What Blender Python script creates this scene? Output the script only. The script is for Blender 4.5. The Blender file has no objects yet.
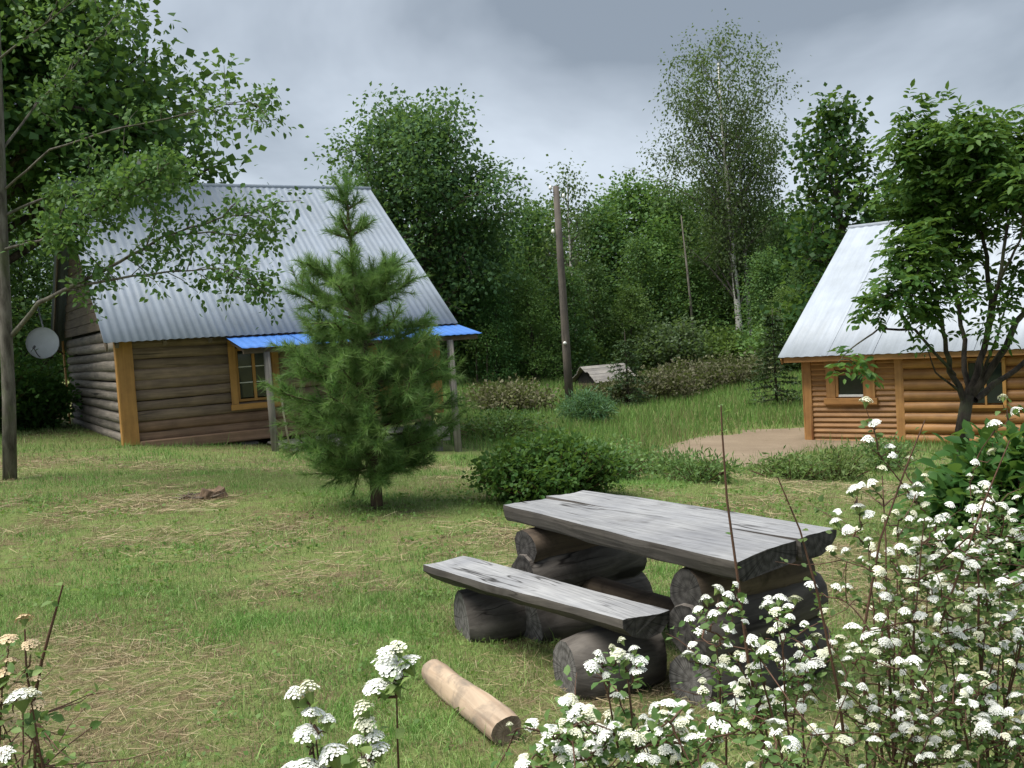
import bpy, bmesh, math, random
import numpy as np
from mathutils import Vector, Matrix

# ------------------------------------------------------------------ camera, sky, sun, exposure
scene = bpy.context.scene
C = scene.collection
F_PX, PITCH, ROLL, CAM_Z = 1000.0, 0.050, 0.064, 1.7
cam_d = bpy.data.cameras.new('camera'); cam = bpy.data.objects.new('camera', cam_d); C.objects.link(cam)
cam_d.sensor_width = 36.0; cam_d.lens = 36.0 * F_PX / 1024.0
cam_d.clip_start = 0.05; cam_d.clip_end = 2000
M_CAM = Matrix.Rotation(math.pi / 2 - PITCH, 3, 'X') @ Matrix.Rotation(-ROLL, 3, 'Z')
cam.matrix_world = Matrix.Translation((0, 0, CAM_Z)) @ M_CAM.to_4x4()
scene.camera = cam

SUN_EL, SUN_AZ = math.radians(66), math.radians(-112)       # azimuth from +Y towards +X: soft light from the left, behind the camera
world = bpy.data.worlds.new('World'); scene.world = world; world.use_nodes = True
def build_world():
    nt = world.node_tree; nt.nodes.clear(); N = nt.nodes; Lk = nt.links
    out = N.new('ShaderNodeOutputWorld'); bg = N.new('ShaderNodeBackground'); Lk.new(bg.outputs[0], out.inputs[0])
    bg.inputs[1].default_value = 0.1
    sky = N.new('ShaderNodeTexSky'); sky.sky_type = 'NISHITA'; sky.sun_disc = False
    sky.sun_elevation = SUN_EL; sky.sun_rotation = SUN_AZ
    tc = N.new('ShaderNodeTexCoord'); sep = N.new('ShaderNodeSeparateXYZ'); Lk.new(tc.outputs['Generated'], sep.inputs[0])
    def math_(op, a, b):
        m = N.new('ShaderNodeMath'); m.operation = op
        for i, v in enumerate((a, b)):
            if isinstance(v, (int, float)): m.inputs[i].default_value = v
            elif v is not None: Lk.new(v, m.inputs[i])
        return m.outputs[0]
    den = math_('ADD', math_('MAXIMUM', sep.outputs[2], 0.0), 0.36)
    cx = math_('DIVIDE', sep.outputs[0], den); cy = math_('DIVIDE', sep.outputs[1], den)
    cmb = N.new('ShaderNodeCombineXYZ'); Lk.new(cx, cmb.inputs[0]); Lk.new(cy, cmb.inputs[1])
    n1 = N.new('ShaderNodeTexNoise'); n1.inputs['Scale'].default_value = 1.0; n1.inputs['Detail'].default_value = 6
    n1.inputs['Roughness'].default_value = 0.5; n1.inputs['Distortion'].default_value = 0.35
    mp = N.new('ShaderNodeMapping'); mp.inputs['Location'].default_value = (45.4, 34.9, 2.7); mp.inputs['Scale'].default_value = (1.25, 1.0, 1)
    Lk.new(cmb.outputs[0], mp.inputs[0]); Lk.new(mp.outputs[0], n1.inputs['Vector'])
    rp = N.new('ShaderNodeValToRGB'); e = rp.color_ramp.elements
    e[0].position = 0.37; e[0].color = (.92, 1.07, 1.25, 1); e[1].position = 0.66; e[1].color = (2.65, 2.92, 3.25, 1)
    Lk.new(n1.outputs[0], rp.inputs[0])
    mx = N.new('ShaderNodeMixRGB'); mx.inputs[0].default_value = 0.94
    Lk.new(sky.outputs[0], mx.inputs[1]); Lk.new(rp.outputs[0], mx.inputs[2]); Lk.new(mx.outputs[0], bg.inputs[0])
build_world()
sun_d = bpy.data.lights.new('sun', 'SUN'); sun = bpy.data.objects.new('sun', sun_d); C.objects.link(sun)
sun_d.energy = 2.1; sun_d.angle = math.radians(40); sun_d.color = (1.0, 0.96, 0.88)
sdir = Vector((math.sin(SUN_AZ) * math.cos(SUN_EL), math.cos(SUN_AZ) * math.cos(SUN_EL), math.sin(SUN_EL)))
sun.rotation_euler = sdir.to_track_quat('Z', 'Y').to_euler(); sun.location = (0, 0, 30)
vs = scene.view_settings; vs.view_transform = 'Standard'; vs.look = 'None'; vs.gamma = 1; vs.use_curve_mapping = False
vs.exposure = 1.6
scene.render.engine = 'CYCLES'; scene.cycles.max_bounces = 6; scene.cycles.transparent_max_bounces = 4
scene.render.resolution_x = 1024; scene.render.resolution_y = 768

RNG = np.random.default_rng(7); random.seed(7)
PI = math.pi

# ------------------------------------------------------------------ terrain height and pixel helpers
_cp = np.array([
 (0.5,5,-.1),(-.5,4.2,-.08),(2,4.5,-.15),(0,2.2,-.06),(-1.5,10.7,-.07),(1.9,11,-.2),(-4.8,13,.1),(-6.8,13.5,.2),(-7,18,.14),(-4.2,17,-.12),
 (-.7,19.2,-.6),(-10.7,24.3,.22),(6.5,22,-1.13),(10,17,-1.0),(2.5,33,-.95),(10,31,-1.0),(12,55,-.6),(0,60,-.5),(-15,50,.1),
 (0,-5,.0),(3.5,9.5,-.35),(3,15,-.62),(-60,120,1.5),(60,120,.5),(0,160,1.0),(-60,20,.6),(60,20,-1.6),(0,-60,0),(-4,7,.02),(-14,14,.45)], float)
_MC = 3.0
def _phi(r2): return np.sqrt(r2 + _MC * _MC)
_A = _phi(((_cp[:, None, :2] - _cp[None, :, :2]) ** 2).sum(-1)) - np.eye(len(_cp)) * 0.02
_W = np.linalg.solve(np.block([[_A, np.ones((len(_cp), 1))], [np.ones((1, len(_cp))), np.zeros((1, 1))]]), np.append(_cp[:, 2], 0))
def gz(x, y):
    x = np.asarray(x, float); y = np.asarray(y, float)
    z = np.full(np.broadcast(x, y).shape, _W[-1])
    for (a, b, _), w in zip(_cp, _W[:-1]): z = z + w * _phi((x - a) ** 2 + (y - b) ** 2)
    z = z + .014 * np.sin(2.1 * x + .7 * np.sin(1.3 * y)) * np.sin(1.7 * y + 1.1) + .008 * np.sin(4.7 * x + 2.2) * np.sin(5.3 * y + .4 * x)
    return z
def g(x, y): return float(gz(x, y))
def ray(px, py):
    d = M_CAM @ Vector(((px - 512) / F_PX, -(py - 384) / F_PX, -1.0)); return d / d.y
def at(px, py, Y): d = ray(px, py); return Vector((d.x * Y, Y, CAM_Z + d.z * Y))
def on_ground(px, py):
    d = ray(px, py); Y = 1.0
    prev = Y
    while Y < 150:
        if CAM_Z + d.z * Y < g(d.x * Y, Y): break
        prev = Y; Y *= 1.02
    for _ in range(20):
        m = (prev + Y) / 2
        if CAM_Z + d.z * m < g(d.x * m, m): Y = m
        else: prev = m
    return Vector((d.x * Y, Y, g(d.x * Y, Y)))
def lattice(seed):
    r = np.random.default_rng(seed); T = r.random((64, 64))
    def f(x, y):
        xi = np.floor(x).astype(int); yi = np.floor(y).astype(int); fx = x - xi; fy = y - yi
        fx = fx * fx * (3 - 2 * fx); fy = fy * fy * (3 - 2 * fy)
        a = T[xi % 64, yi % 64]; b = T[(xi + 1) % 64, yi % 64]; c = T[xi % 64, (yi + 1) % 64]; d = T[(xi + 1) % 64, (yi + 1) % 64]
        return (a * (1 - fx) + b * fx) * (1 - fy) + (c * (1 - fx) + d * fx) * fy
    return f
_l1, _l2, _l3 = lattice(1), lattice(2), lattice(3)
def fbm(x, y, s=1.0, l=_l1): return .5 * l(x * s, y * s) + .3 * l(x * s * 2.3 + 9, y * s * 2.3) + .2 * l(x * s * 5.1, y * s * 5.1 + 5)

# ------------------------------------------------------------------ materials
MATS = {}
def nodes_of(name):
    m = bpy.data.materials.new(name); m.use_nodes = True; MATS[name] = m
    nt = m.node_tree; return m, nt.nodes, nt.links, nt.nodes['Principled BSDF']
def ramp(N, stops):
    r = N.new('ShaderNodeValToRGB'); e = r.color_ramp.elements
    while len(e) < len(stops): e.new(0.5)
    for el, (p, c) in zip(e, stops): el.position = p; el.color = (*c, 1)
    return r
def noise(N, Lk, vec, scale, detail=5, rough=.55, dist=0.0):
    n = N.new('ShaderNodeTexNoise'); n.inputs['Scale'].default_value = scale; n.inputs['Detail'].default_value = detail
    n.inputs['Roughness'].default_value = rough; n.inputs['Distortion'].default_value = dist
    if vec is not None: Lk.new(vec, n.inputs['Vector'])
    return n.outputs[0]
def mixc(N, Lk, f, a, b, mode='MIX'):
    m = N.new('ShaderNodeMixRGB'); m.blend_type = mode
    for i, v in enumerate((f, a, b)):
        if isinstance(v, float): m.inputs[i].default_value = v
        elif isinstance(v, tuple): m.inputs[i].default_value = (*v, 1)
        else: Lk.new(v, m.inputs[i])
    return m.outputs[0]
def bump(N, Lk, h, bsdf, strength, dist):
    b = N.new('ShaderNodeBump'); b.inputs['Strength'].default_value = strength; b.inputs['Distance'].default_value = dist
    Lk.new(h, b.inputs['Height']); Lk.new(b.outputs[0], bsdf.inputs['Normal'])
def wood(name, light, dark, crack, axis='x', fine=28.0, rough=.8, stain=None, bstr=.6, crk=False):
    """sawn or round timber, grain along the given local axis"""
    m, N, Lk, B = nodes_of(name)
    tc = N.new('ShaderNodeTexCoord'); oi = N.new('ShaderNodeObjectInfo')
    mp = N.new('ShaderNodeMapping'); s = {'x': (.06, 1, 1), 'y': (1, .06, 1), 'z': (1, 1, .06)}[axis]; mp.inputs['Scale'].default_value = s
    add = N.new('ShaderNodeVectorMath'); add.operation = 'MULTIPLY_ADD'
    cmb = N.new('ShaderNodeCombineXYZ'); [Lk.new(oi.outputs['Random'], cmb.inputs[i]) for i in range(3)]
    Lk.new(cmb.outputs[0], add.inputs[0]); add.inputs[1].default_value = (37, 53, 71); Lk.new(tc.outputs['Object'], add.inputs[2])
    Lk.new(add.outputs[0], mp.inputs[0])
    n1 = noise(N, Lk, mp.outputs[0], fine, 6, .6, .6); n2 = noise(N, Lk, add.outputs[0], 2.6, 4, .6)
    r1 = ramp(N, [(.3, dark), (.7, light)]); Lk.new(n1, r1.inputs[0])
    n3 = noise(N, Lk, mp.outputs[0], fine * .55, 2, .5, .3); r3 = ramp(N, [(.26, (1, 1, 1)), (.34, (0, 0, 0))]); Lk.new(n3, r3.inputs[0])
    c = mixc(N, Lk, r3.outputs[0], r1.outputs[0], crack)
    r2 = ramp(N, [(.3, (.72, .72, .74)), (.7, (1.12, 1.1, 1.06))]); Lk.new(n2, r2.inputs[0])
    c = mixc(N, Lk, 1.0, c, r2.outputs[0], 'MULTIPLY')
    hv = N.new('ShaderNodeMapRange'); hv.inputs[3].default_value = .8; hv.inputs[4].default_value = 1.15; Lk.new(oi.outputs['Random'], hv.inputs[0])
    cc = N.new('ShaderNodeCombineXYZ'); [Lk.new(hv.outputs[0], cc.inputs[i]) for i in range(3)]
    c = mixc(N, Lk, 1.0, c, cc.outputs[0], 'MULTIPLY')
    if crk:
        mp2 = N.new('ShaderNodeMapping'); mp2.inputs['Scale'].default_value = (.07, 1, 1); Lk.new(add.outputs[0], mp2.inputs[0])
        n5 = noise(N, Lk, mp2.outputs[0], 8.0, 3, .5, .15); r5 = ramp(N, [(.484, (0, 0, 0)), (.498, (1, 1, 1)), (.505, (1, 1, 1)), (.52, (0, 0, 0))]); Lk.new(n5, r5.inputs[0])
        n6 = noise(N, Lk, add.outputs[0], 3.0, 3, .5); r6 = ramp(N, [(.45, (0, 0, 0)), (.6, (1, 1, 1))]); Lk.new(n6, r6.inputs[0])
        c = mixc(N, Lk, mixc(N, Lk, 1.0, r5.outputs[0], r6.outputs[0], 'MULTIPLY'), c, crack)
    if stain:
        n4 = noise(N, Lk, add.outputs[0], stain[1], 5, .65, .5); r4 = ramp(N, [(stain[2], (0, 0, 0)), (stain[2] + .16, (1, 1, 1))]); Lk.new(n4, r4.inputs[0])
        c = mixc(N, Lk, r4.outputs[0], c, stain[0])
    Lk.new(c, B.inputs['Base Color']); B.inputs['Roughness'].default_value = rough; B.inputs['Specular IOR Level'].default_value = .3
    bump(N, Lk, n1, B, bstr, .006); return m
def plain(name, col, rough=.6, var=.15, scale=6.0, metal=0.0, spec=.4, bstr=.15):
    m, N, Lk, B = nodes_of(name); tc = N.new('ShaderNodeTexCoord')
    n = noise(N, Lk, tc.outputs['Object'], scale, 6, .6)
    r = ramp(N, [(.25, tuple(v * (1 - var * 1.6) for v in col)), (.75, tuple(min(1, v * (1 + var)) for v in col))]); Lk.new(n, r.inputs[0])
    Lk.new(r.outputs[0], B.inputs['Base Color']); B.inputs['Roughness'].default_value = rough; B.inputs['Metallic'].default_value = metal
    B.inputs['Specular IOR Level'].default_value = spec; bump(N, Lk, n, B, bstr, .01); return m
def foliage(name, dark, light, trans=.42, rough=.55, tint=(.18, .28, .04)):
    m, N, Lk, B = nodes_of(name); at_ = N.new('ShaderNodeAttribute'); at_.attribute_name = 'rnd'
    oi = N.new('ShaderNodeObjectInfo')
    r = ramp(N, [(.1, dark), (.9, light)]); Lk.new(at_.outputs['Fac'], r.inputs[0])
    hs = N.new('ShaderNodeHueSaturation'); mr = N.new('ShaderNodeMapRange'); mr.inputs[3].default_value = .8; mr.inputs[4].default_value = 1.2
    Lk.new(oi.outputs['Random'], mr.inputs[0]); Lk.new(mr.outputs[0], hs.inputs['Value']); Lk.new(r.outputs[0], hs.inputs['Color'])
    mr2 = N.new('ShaderNodeMapRange'); mr2.inputs[3].default_value = .485; mr2.inputs[4].default_value = .515
    mu = N.new('ShaderNodeMath'); mu.operation = 'MULTIPLY'; mu.inputs[1].default_value = 7.31; fr = N.new('ShaderNodeMath'); fr.operation = 'FRACT'
    Lk.new(oi.outputs['Random'], mu.inputs[0]); Lk.new(mu.outputs[0], fr.inputs[0]); Lk.new(fr.outputs[0], mr2.inputs[0]); Lk.new(mr2.outputs[0], hs.inputs['Hue'])
    Lk.new(hs.outputs[0], B.inputs['Base Color']); B.inputs['Roughness'].default_value = rough; B.inputs['Specular IOR Level'].default_value = .25
    tr = N.new('ShaderNodeBsdfTranslucent'); Lk.new(mixc(N, Lk, .5, hs.outputs[0], tint), tr.inputs[0])
    mx = N.new('ShaderNodeMixShader'); mx.inputs[0].default_value = trans
    Lk.new(B.outputs[0], mx.inputs[1]); Lk.new(tr.outputs[0], mx.inputs[2]); Lk.new(mx.outputs[0], N['Material Output'].inputs[0]); return m
def blade_mat(name, trans=.3):
    m, N, Lk, B = nodes_of(name); a = N.new('ShaderNodeAttribute'); a.attribute_name = 'Col'
    Lk.new(a.outputs['Color'], B.inputs['Base Color']); B.inputs['Roughness'].default_value = .6; B.inputs['Specular IOR Level'].default_value = .2
    tr = N.new('ShaderNodeBsdfTranslucent'); Lk.new(a.outputs['Color'], tr.inputs[0])
    mx = N.new('ShaderNodeMixShader'); mx.inputs[0].default_value = trans
    Lk.new(B.outputs[0], mx.inputs[1]); Lk.new(tr.outputs[0], mx.inputs[2]); Lk.new(mx.outputs[0], N['Material Output'].inputs[0]); return m
def bark(name, light, dark, scale=14.0, birch=False):
    m, N, Lk, B = nodes_of(name); tc = N.new('ShaderNodeTexCoord'); mp = N.new('ShaderNodeMapping')
    mp.inputs['Scale'].default_value = (.5, .5, 4) if birch else (1, 1, .22); Lk.new(tc.outputs['Object'], mp.inputs[0])
    n = noise(N, Lk, mp.outputs[0], scale if not birch else 3.2, 6, .65, .3)
    r = ramp(N, [(.36, dark), (.46 if birch else .68, light)]); Lk.new(n, r.inputs[0]); c = r.outputs[0]
    if not birch:
        n2 = noise(N, Lk, tc.outputs['Object'], 3.0, 4, .6); r2 = ramp(N, [(.5, (0, 0, 0)), (.62, (.5, .5, .5))]); Lk.new(n2, r2.inputs[0])
        c = mixc(N, Lk, r2.outputs[0], c, (.10, .12, .06))
    Lk.new(c, B.inputs['Base Color']); B.inputs['Roughness'].default_value = .9; B.inputs['Specular IOR Level'].default_value = .15
    bump(N, Lk, n, B, .7, .02); return m

def ground_mat():
    m, N, Lk, B = nodes_of('soil_and_turf'); tc = N.new('ShaderNodeTexCoord'); o = tc.outputs['Object']
    n1 = noise(N, Lk, o, .55, 7, .6); n2 = noise(N, Lk, o, 6.0, 6, .65); n3 = noise(N, Lk, o, 45.0, 4, .7)
    g1 = ramp(N, [(.3, (.105, .15, .042)), (.7, (.18, .21, .075))]); Lk.new(n3, g1.inputs[0])
    g2 = ramp(N, [(.3, (.10, .075, .042)), (.7, (.19, .155, .085))]); Lk.new(n3, g2.inputs[0])
    mk = mixc(N, Lk, .55, n1, n2); rk = ramp(N, [(.46, (0, 0, 0)), (.58, (1, 1, 1))]); Lk.new(mk, rk.inputs[0])
    Lk.new(mixc(N, Lk, rk.outputs[0], g1.outputs[0], g2.outputs[0]), B.inputs['Base Color'])
    B.inputs['Roughness'].default_value = .95; B.inputs['Specular IOR Level'].default_value = .1; bump(N, Lk, n3, B, .8, .03)
ground_mat()
def dirt_mat():
    m, N, Lk, B = nodes_of('dry_dirt'); tc = N.new('ShaderNodeTexCoord'); o = tc.outputs['Object']
    n1 = noise(N, Lk, o, .8, 6, .6); n3 = noise(N, Lk, o, 22.0, 5, .7)
    r = ramp(N, [(.3, (.155, .118, .082)), (.7, (.27, .215, .155))]); Lk.new(mixc(N, Lk, .5, n1, n3), r.inputs[0])
    Lk.new(r.outputs[0], B.inputs['Base Color']); B.inputs['Roughness'].default_value = .95; B.inputs['Specular IOR Level'].default_value = .1; bump(N, Lk, n3, B, .6, .02)
dirt_mat()
wood('old_log', (.30, .22, .155), (.145, .105, .075), (.03, .024, .018), 'x', 22)
wood('old_log_pale', (.30, .265, .225), (.15, .13, .11), (.04, .034, .028), 'x', 22)
wood('old_log_brown', (.27, .175, .115), (.155, .095, .06), (.035, .022, .014), 'x', 20)
wood('old_board', (.17, .135, .10), (.09, .068, .05), (.03, .022, .016), 'x', 24)
wood('yellow_board_v', (.46, .25, .075), (.32, .165, .05), (.22, .10, .025), 'z', 16, .6, bstr=.25)
wood('yellow_board_h', (.46, .25, .075), (.32, .165, .05), (.22, .10, .025), 'x', 16, .6, bstr=.25)
wood('cabin_board', (.42, .225, .085), (.27, .13, .045), (.15, .062, .022), 'x', 14, .5, bstr=.3)
wood('cabin_board_v', (.43, .235, .09), (.29, .14, .048), (.17, .065, .02), 'z', 14, .5, bstr=.3)
wood('table_wood', (.36, .37, .39), (.215, .22, .232), (.028, .027, .026), 'x', 58, .75, stain=((.15, .148, .148), 3.2, .58), crk=True)
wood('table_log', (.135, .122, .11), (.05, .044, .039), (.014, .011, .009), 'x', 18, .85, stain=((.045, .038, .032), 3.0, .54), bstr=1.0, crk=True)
wood('table_log_warm', (.17, .13, .095), (.065, .048, .036), (.016, .011, .008), 'x', 18, .85, stain=((.03, .022, .016), 3.5, .5), bstr=.9)
wood('grey_post', (.30, .28, .255), (.16, .145, .13), (.05, .045, .04), 'z', 20)
wood('pole_wood', (.17, .15, .13), (.09, .078, .067), (.03, .024, .02), 'z', 20)
wood('grey_plank', (.30, .285, .27), (.16, .15, .14), (.05, .045, .04), 'x', 20)
wood('pale_stick', (.46, .40, .32), (.30, .25, .19), (.2, .16, .12), 'z', 30)
wood('peeled_log', (.48, .38, .28), (.30, .21, .145), (.13, .09, .06), 'x', 16, .8, stain=((.20, .165, .13), 5.0, .50), bstr=.9)
def end_grain(name, light, dark, crack, rings=85.0):
    m, N, Lk, B = nodes_of(name); tc = N.new('ShaderNodeTexCoord'); oi = N.new('ShaderNodeObjectInfo'); sp = N.new('ShaderNodeSeparateXYZ'); Lk.new(tc.outputs['Object'], sp.inputs[0])
    cb = N.new('ShaderNodeCombineXYZ'); Lk.new(sp.outputs[1], cb.inputs[0]); Lk.new(sp.outputs[2], cb.inputs[1]); n1 = noise(N, Lk, tc.outputs['Object'], 14, 5, .6)
    ln = N.new('ShaderNodeVectorMath'); ln.operation = 'LENGTH'; Lk.new(cb.outputs[0], ln.inputs[0])
    def mth(op, a, b):
        q = N.new('ShaderNodeMath'); q.operation = op
        for k, v in enumerate((a, b)):
            if isinstance(v, float): q.inputs[k].default_value = v
            elif v is not None: Lk.new(v, q.inputs[k])
        return q.outputs[0]
    rg = mth('SINE', mth('ADD', mth('MULTIPLY', ln.outputs['Value'], rings * 6.28 / 4), mth('MULTIPLY', n1, 7.0)), None)
    an = mth('ARCTAN2', sp.outputs[1], sp.outputs[2]); c2 = N.new('ShaderNodeCombineXYZ'); Lk.new(mth('MULTIPLY', an, 2.2), c2.inputs[0]); Lk.new(oi.outputs['Random'], c2.inputs[1])
    nr = noise(N, Lk, c2.outputs[0], 2.3, 3, .6); rc = ramp(N, [(.47, (0, 0, 0)), (.5, (1, 1, 1)), (.53, (0, 0, 0))]); Lk.new(nr, rc.inputs[0])
    r = ramp(N, [(.0, dark), (1.0, light)]); Lk.new(mth('ADD', mth('MULTIPLY', rg, .22), mth('MULTIPLY', n1, .95)), r.inputs[0])
    Lk.new(mixc(N, Lk, mth('MULTIPLY', rc.outputs[0], .8), r.outputs[0], crack), B.inputs['Base Color']); B.inputs['Roughness'].default_value = .9; B.inputs['Specular IOR Level'].default_value = .15; bump(N, Lk, n1, B, .8, .012)
end_grain('cut_face', (.30, .235, .175), (.11, .08, .06), (.03, .022, .016)); end_grain('cut_face_grey', (.21, .20, .19), (.075, .07, .066), (.02, .018, .016)); end_grain('table_end', (.085, .08, .075), (.024, .022, .021), (.008, .008, .008))
wood('stump_wood', (.20, .135, .085), (.06, .042, .03), (.03, .02, .015), 'z', 24)
def metal_roof(name, col, rough=.5):
    m, N, Lk, B = nodes_of(name); tc = N.new('ShaderNodeTexCoord'); oi = N.new('ShaderNodeObjectInfo'); mp = N.new('ShaderNodeMapping'); mp.inputs['Scale'].default_value = (1, .09, 1)
    ad = N.new('ShaderNodeVectorMath'); ad.operation = 'ADD'; Lk.new(tc.outputs['Object'], ad.inputs[0]); Lk.new(oi.outputs['Random'], ad.inputs[1]); Lk.new(ad.outputs[0], mp.inputs[0])
    n1 = noise(N, Lk, mp.outputs[0], 9, 6, .65); n2 = noise(N, Lk, ad.outputs[0], 1.3, 5, .6)
    r1 = ramp(N, [(.3, tuple(v * .86 for v in col)), (.62, col)]); Lk.new(n1, r1.inputs[0]); r2 = ramp(N, [(.3, (.84, .84, .82)), (.7, (1.05, 1.05, 1.06))]); Lk.new(n2, r2.inputs[0])
    c = mixc(N, Lk, 1.0, r1.outputs[0], r2.outputs[0], 'MULTIPLY'); hv = N.new('ShaderNodeMapRange'); hv.inputs[3].default_value = .88; hv.inputs[4].default_value = 1.06; Lk.new(oi.outputs['Random'], hv.inputs[0])
    cc = N.new('ShaderNodeCombineXYZ'); [Lk.new(hv.outputs[0], cc.inputs[k]) for k in range(3)]; c = mixc(N, Lk, 1.0, c, cc.outputs[0], 'MULTIPLY')
    Lk.new(c, B.inputs['Base Color']); B.inputs['Roughness'].default_value = rough; B.inputs['Specular IOR Level'].default_value = .2; B.inputs['Metallic'].default_value = .0; bump(N, Lk, n2, B, .1, .02)
metal_roof('roof_metal', (.30, .345, .41)); metal_roof('roof_metal_white', (.37, .41, .47), .45)
plain('blue_metal', (.06, .18, .52), .38, .10, 3.0, 0, .5, .04)
plain('chimney_white', (.62, .62, .62), .8, .1, 5)
plain('dish_white', (.66, .68, .68), .5, .06, 6)
plain('steel', (.22, .22, .22), .45, .2, 8, .8)
plain('dark_void', (.012, .011, .010), .9, .1, 4)
plain('white_paint', (.70, .70, .68), .6, .06, 8)
plain('ceramic', (.75, .75, .72), .3, .05, 8)
plain('curtain', (.42, .44, .42), .9, .2, 9)
plain('petal_white', (.86, .87, .82), .6, .03, 40)
plain('petal_cream', (.74, .74, .58), .6, .06, 40)
plain('petal_faded', (.66, .52, .33), .8, .15, 40)
plain('floret_green', (.16, .22, .06), .7, .2, 40)
plain('red_stem', (.10, .050, .030), .7, .25, 30)
plain('dead_twig', (.15, .12, .09), .9, .2, 20)
def glass():
    m, N, Lk, B = nodes_of('window_glass'); B.inputs['Base Color'].default_value = (.015, .02, .02, 1); B.inputs['Roughness'].default_value = .06
    B.inputs['Specular IOR Level'].default_value = .6
glass()
bark('bark_grey', (.19, .175, .15), (.055, .048, .04)); bark('bark_dark', (.085, .07, .056), (.022, .018, .015)); bark('bark_pine', (.15, .105, .07), (.05, .036, .026))
bark('bark_birch', (.62, .60, .56), (.035, .032, .03), birch=True)
foliage('leaf_forest', (.038, .105, .030), (.105, .20, .064)); foliage('leaf_forest_light', (.06, .14, .034), (.145, .24, .07))
foliage('leaf_aspen', (.034, .092, .036), (.092, .175, .070)); foliage('leaf_birch', (.055, .105, .036), (.125, .19, .075))
foliage('leaf_maple', (.018, .062, .014), (.046, .115, .028)); foliage('leaf_aldr', (.048, .115, .030), (.125, .205, .062))
foliage('leaf_elder', (.024, .076, .016), (.088, .165, .032)); foliage('leaf_bush', (.032, .105, .020), (.095, .195, .042))
foliage('leaf_spirea', (.085, .165, .05), (.20, .29, .10)); foliage('leaf_broad', (.022, .085, .016), (.065, .165, .038))
foliage('needle_pine', (.07, .18, .05), (.19, .315, .095), .45, tint=(.14, .27, .05)); foliage('needle_spruce', (.028, .062, .026), (.065, .105, .042), .15)
foliage('shrub_brown', (.075, .066, .040), (.12, .13, .06), .25); foliage('leaf_willow', (.065, .12, .055), (.14, .20, .10))
foliage('grass_blue', (.06, .145, .06), (.11, .21, .10), .3)
blade_mat('lawn_blade'); blade_mat('straw_blade', .12)
MT = MATS

# ------------------------------------------------------------------ object helpers
def tag(o, label=None, cat=None, group=None, kind=None):
    if label: o['label'] = label
    if cat: o['category'] = cat
    if group: o['group'] = group
    if kind: o['kind'] = kind
    return o
def thing(name, label, cat, loc=(0, 0, 0), rz=0.0, group=None):
    o = bpy.data.objects.new(name, None); C.objects.link(o); o.empty_display_size = .2
    o.location = loc; o.rotation_euler = (0, 0, rz); return tag(o, label, cat, group)
def link(name, me, mat, parent=None, loc=(0, 0, 0), rot=(0, 0, 0)):
    if mat and not me.materials: me.materials.append(MT[mat])
    o = bpy.data.objects.new(name, me); C.objects.link(o); o.parent = parent; o.location = loc; o.rotation_euler = rot; return o
def mesh_py(name, V, F, smooth=True):
    me = bpy.data.meshes.new(name); me.from_pydata([tuple(v) for v in V], [], F)
    if smooth: me.polygons.foreach_set('use_smooth', [True] * len(me.polygons))
    me.update(); return me
def mesh_np(name, V, idx, n, attr=None, col=None, smooth=False):
    """V (k,3); idx flat loop indices, n verts per face"""
    me = bpy.data.meshes.new(name); nf = len(idx) // n
    me.vertices.add(len(V)); me.vertices.foreach_set('co', np.ascontiguousarray(V, np.float32).ravel())
    me.loops.add(len(idx)); me.loops.foreach_set('vertex_index', np.ascontiguousarray(idx, np.int32))
    me.polygons.add(nf); me.polygons.foreach_set('loop_start', np.arange(0, nf * n, n, dtype=np.int32))
    if smooth: me.polygons.foreach_set('use_smooth', np.ones(nf, bool))
    me.update(calc_edges=True)
    if attr is not None: a = me.attributes.new('rnd', 'FLOAT', 'POINT'); a.data.foreach_set('value', np.ascontiguousarray(attr, np.float32))
    if col is not None:
        a = me.attributes.new('Col', 'FLOAT_COLOR', 'POINT'); c4 = np.ones((len(V), 4), np.float32); c4[:, :3] = col; a.data.foreach_set('color', c4.ravel())
    return me
def box_mesh(name, sx, sy, sz, bev=.006, seg=1):
    bm = bmesh.new(); bmesh.ops.create_cube(bm, size=1); bmesh.ops.scale(bm, vec=(sx, sy, sz), verts=bm.verts)
    if bev: bmesh.ops.bevel(bm, geom=bm.edges[:], offset=min(bev, .45 * min(sx, sy, sz)), segments=seg, affect='EDGES')
    me = bpy.data.meshes.new(name); bm.to_mesh(me); bm.free(); return me
def box(name, x0, x1, y0, y1, z0, z1, mat, parent=None, bev=.006, rot=(0, 0, 0)):
    return link(name, box_mesh(name, abs(x1 - x0), abs(y1 - y0), abs(z1 - z0), bev), mat, parent, ((x0 + x1) / 2, (y0 + y1) / 2, (z0 + z1) / 2), rot)
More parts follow.
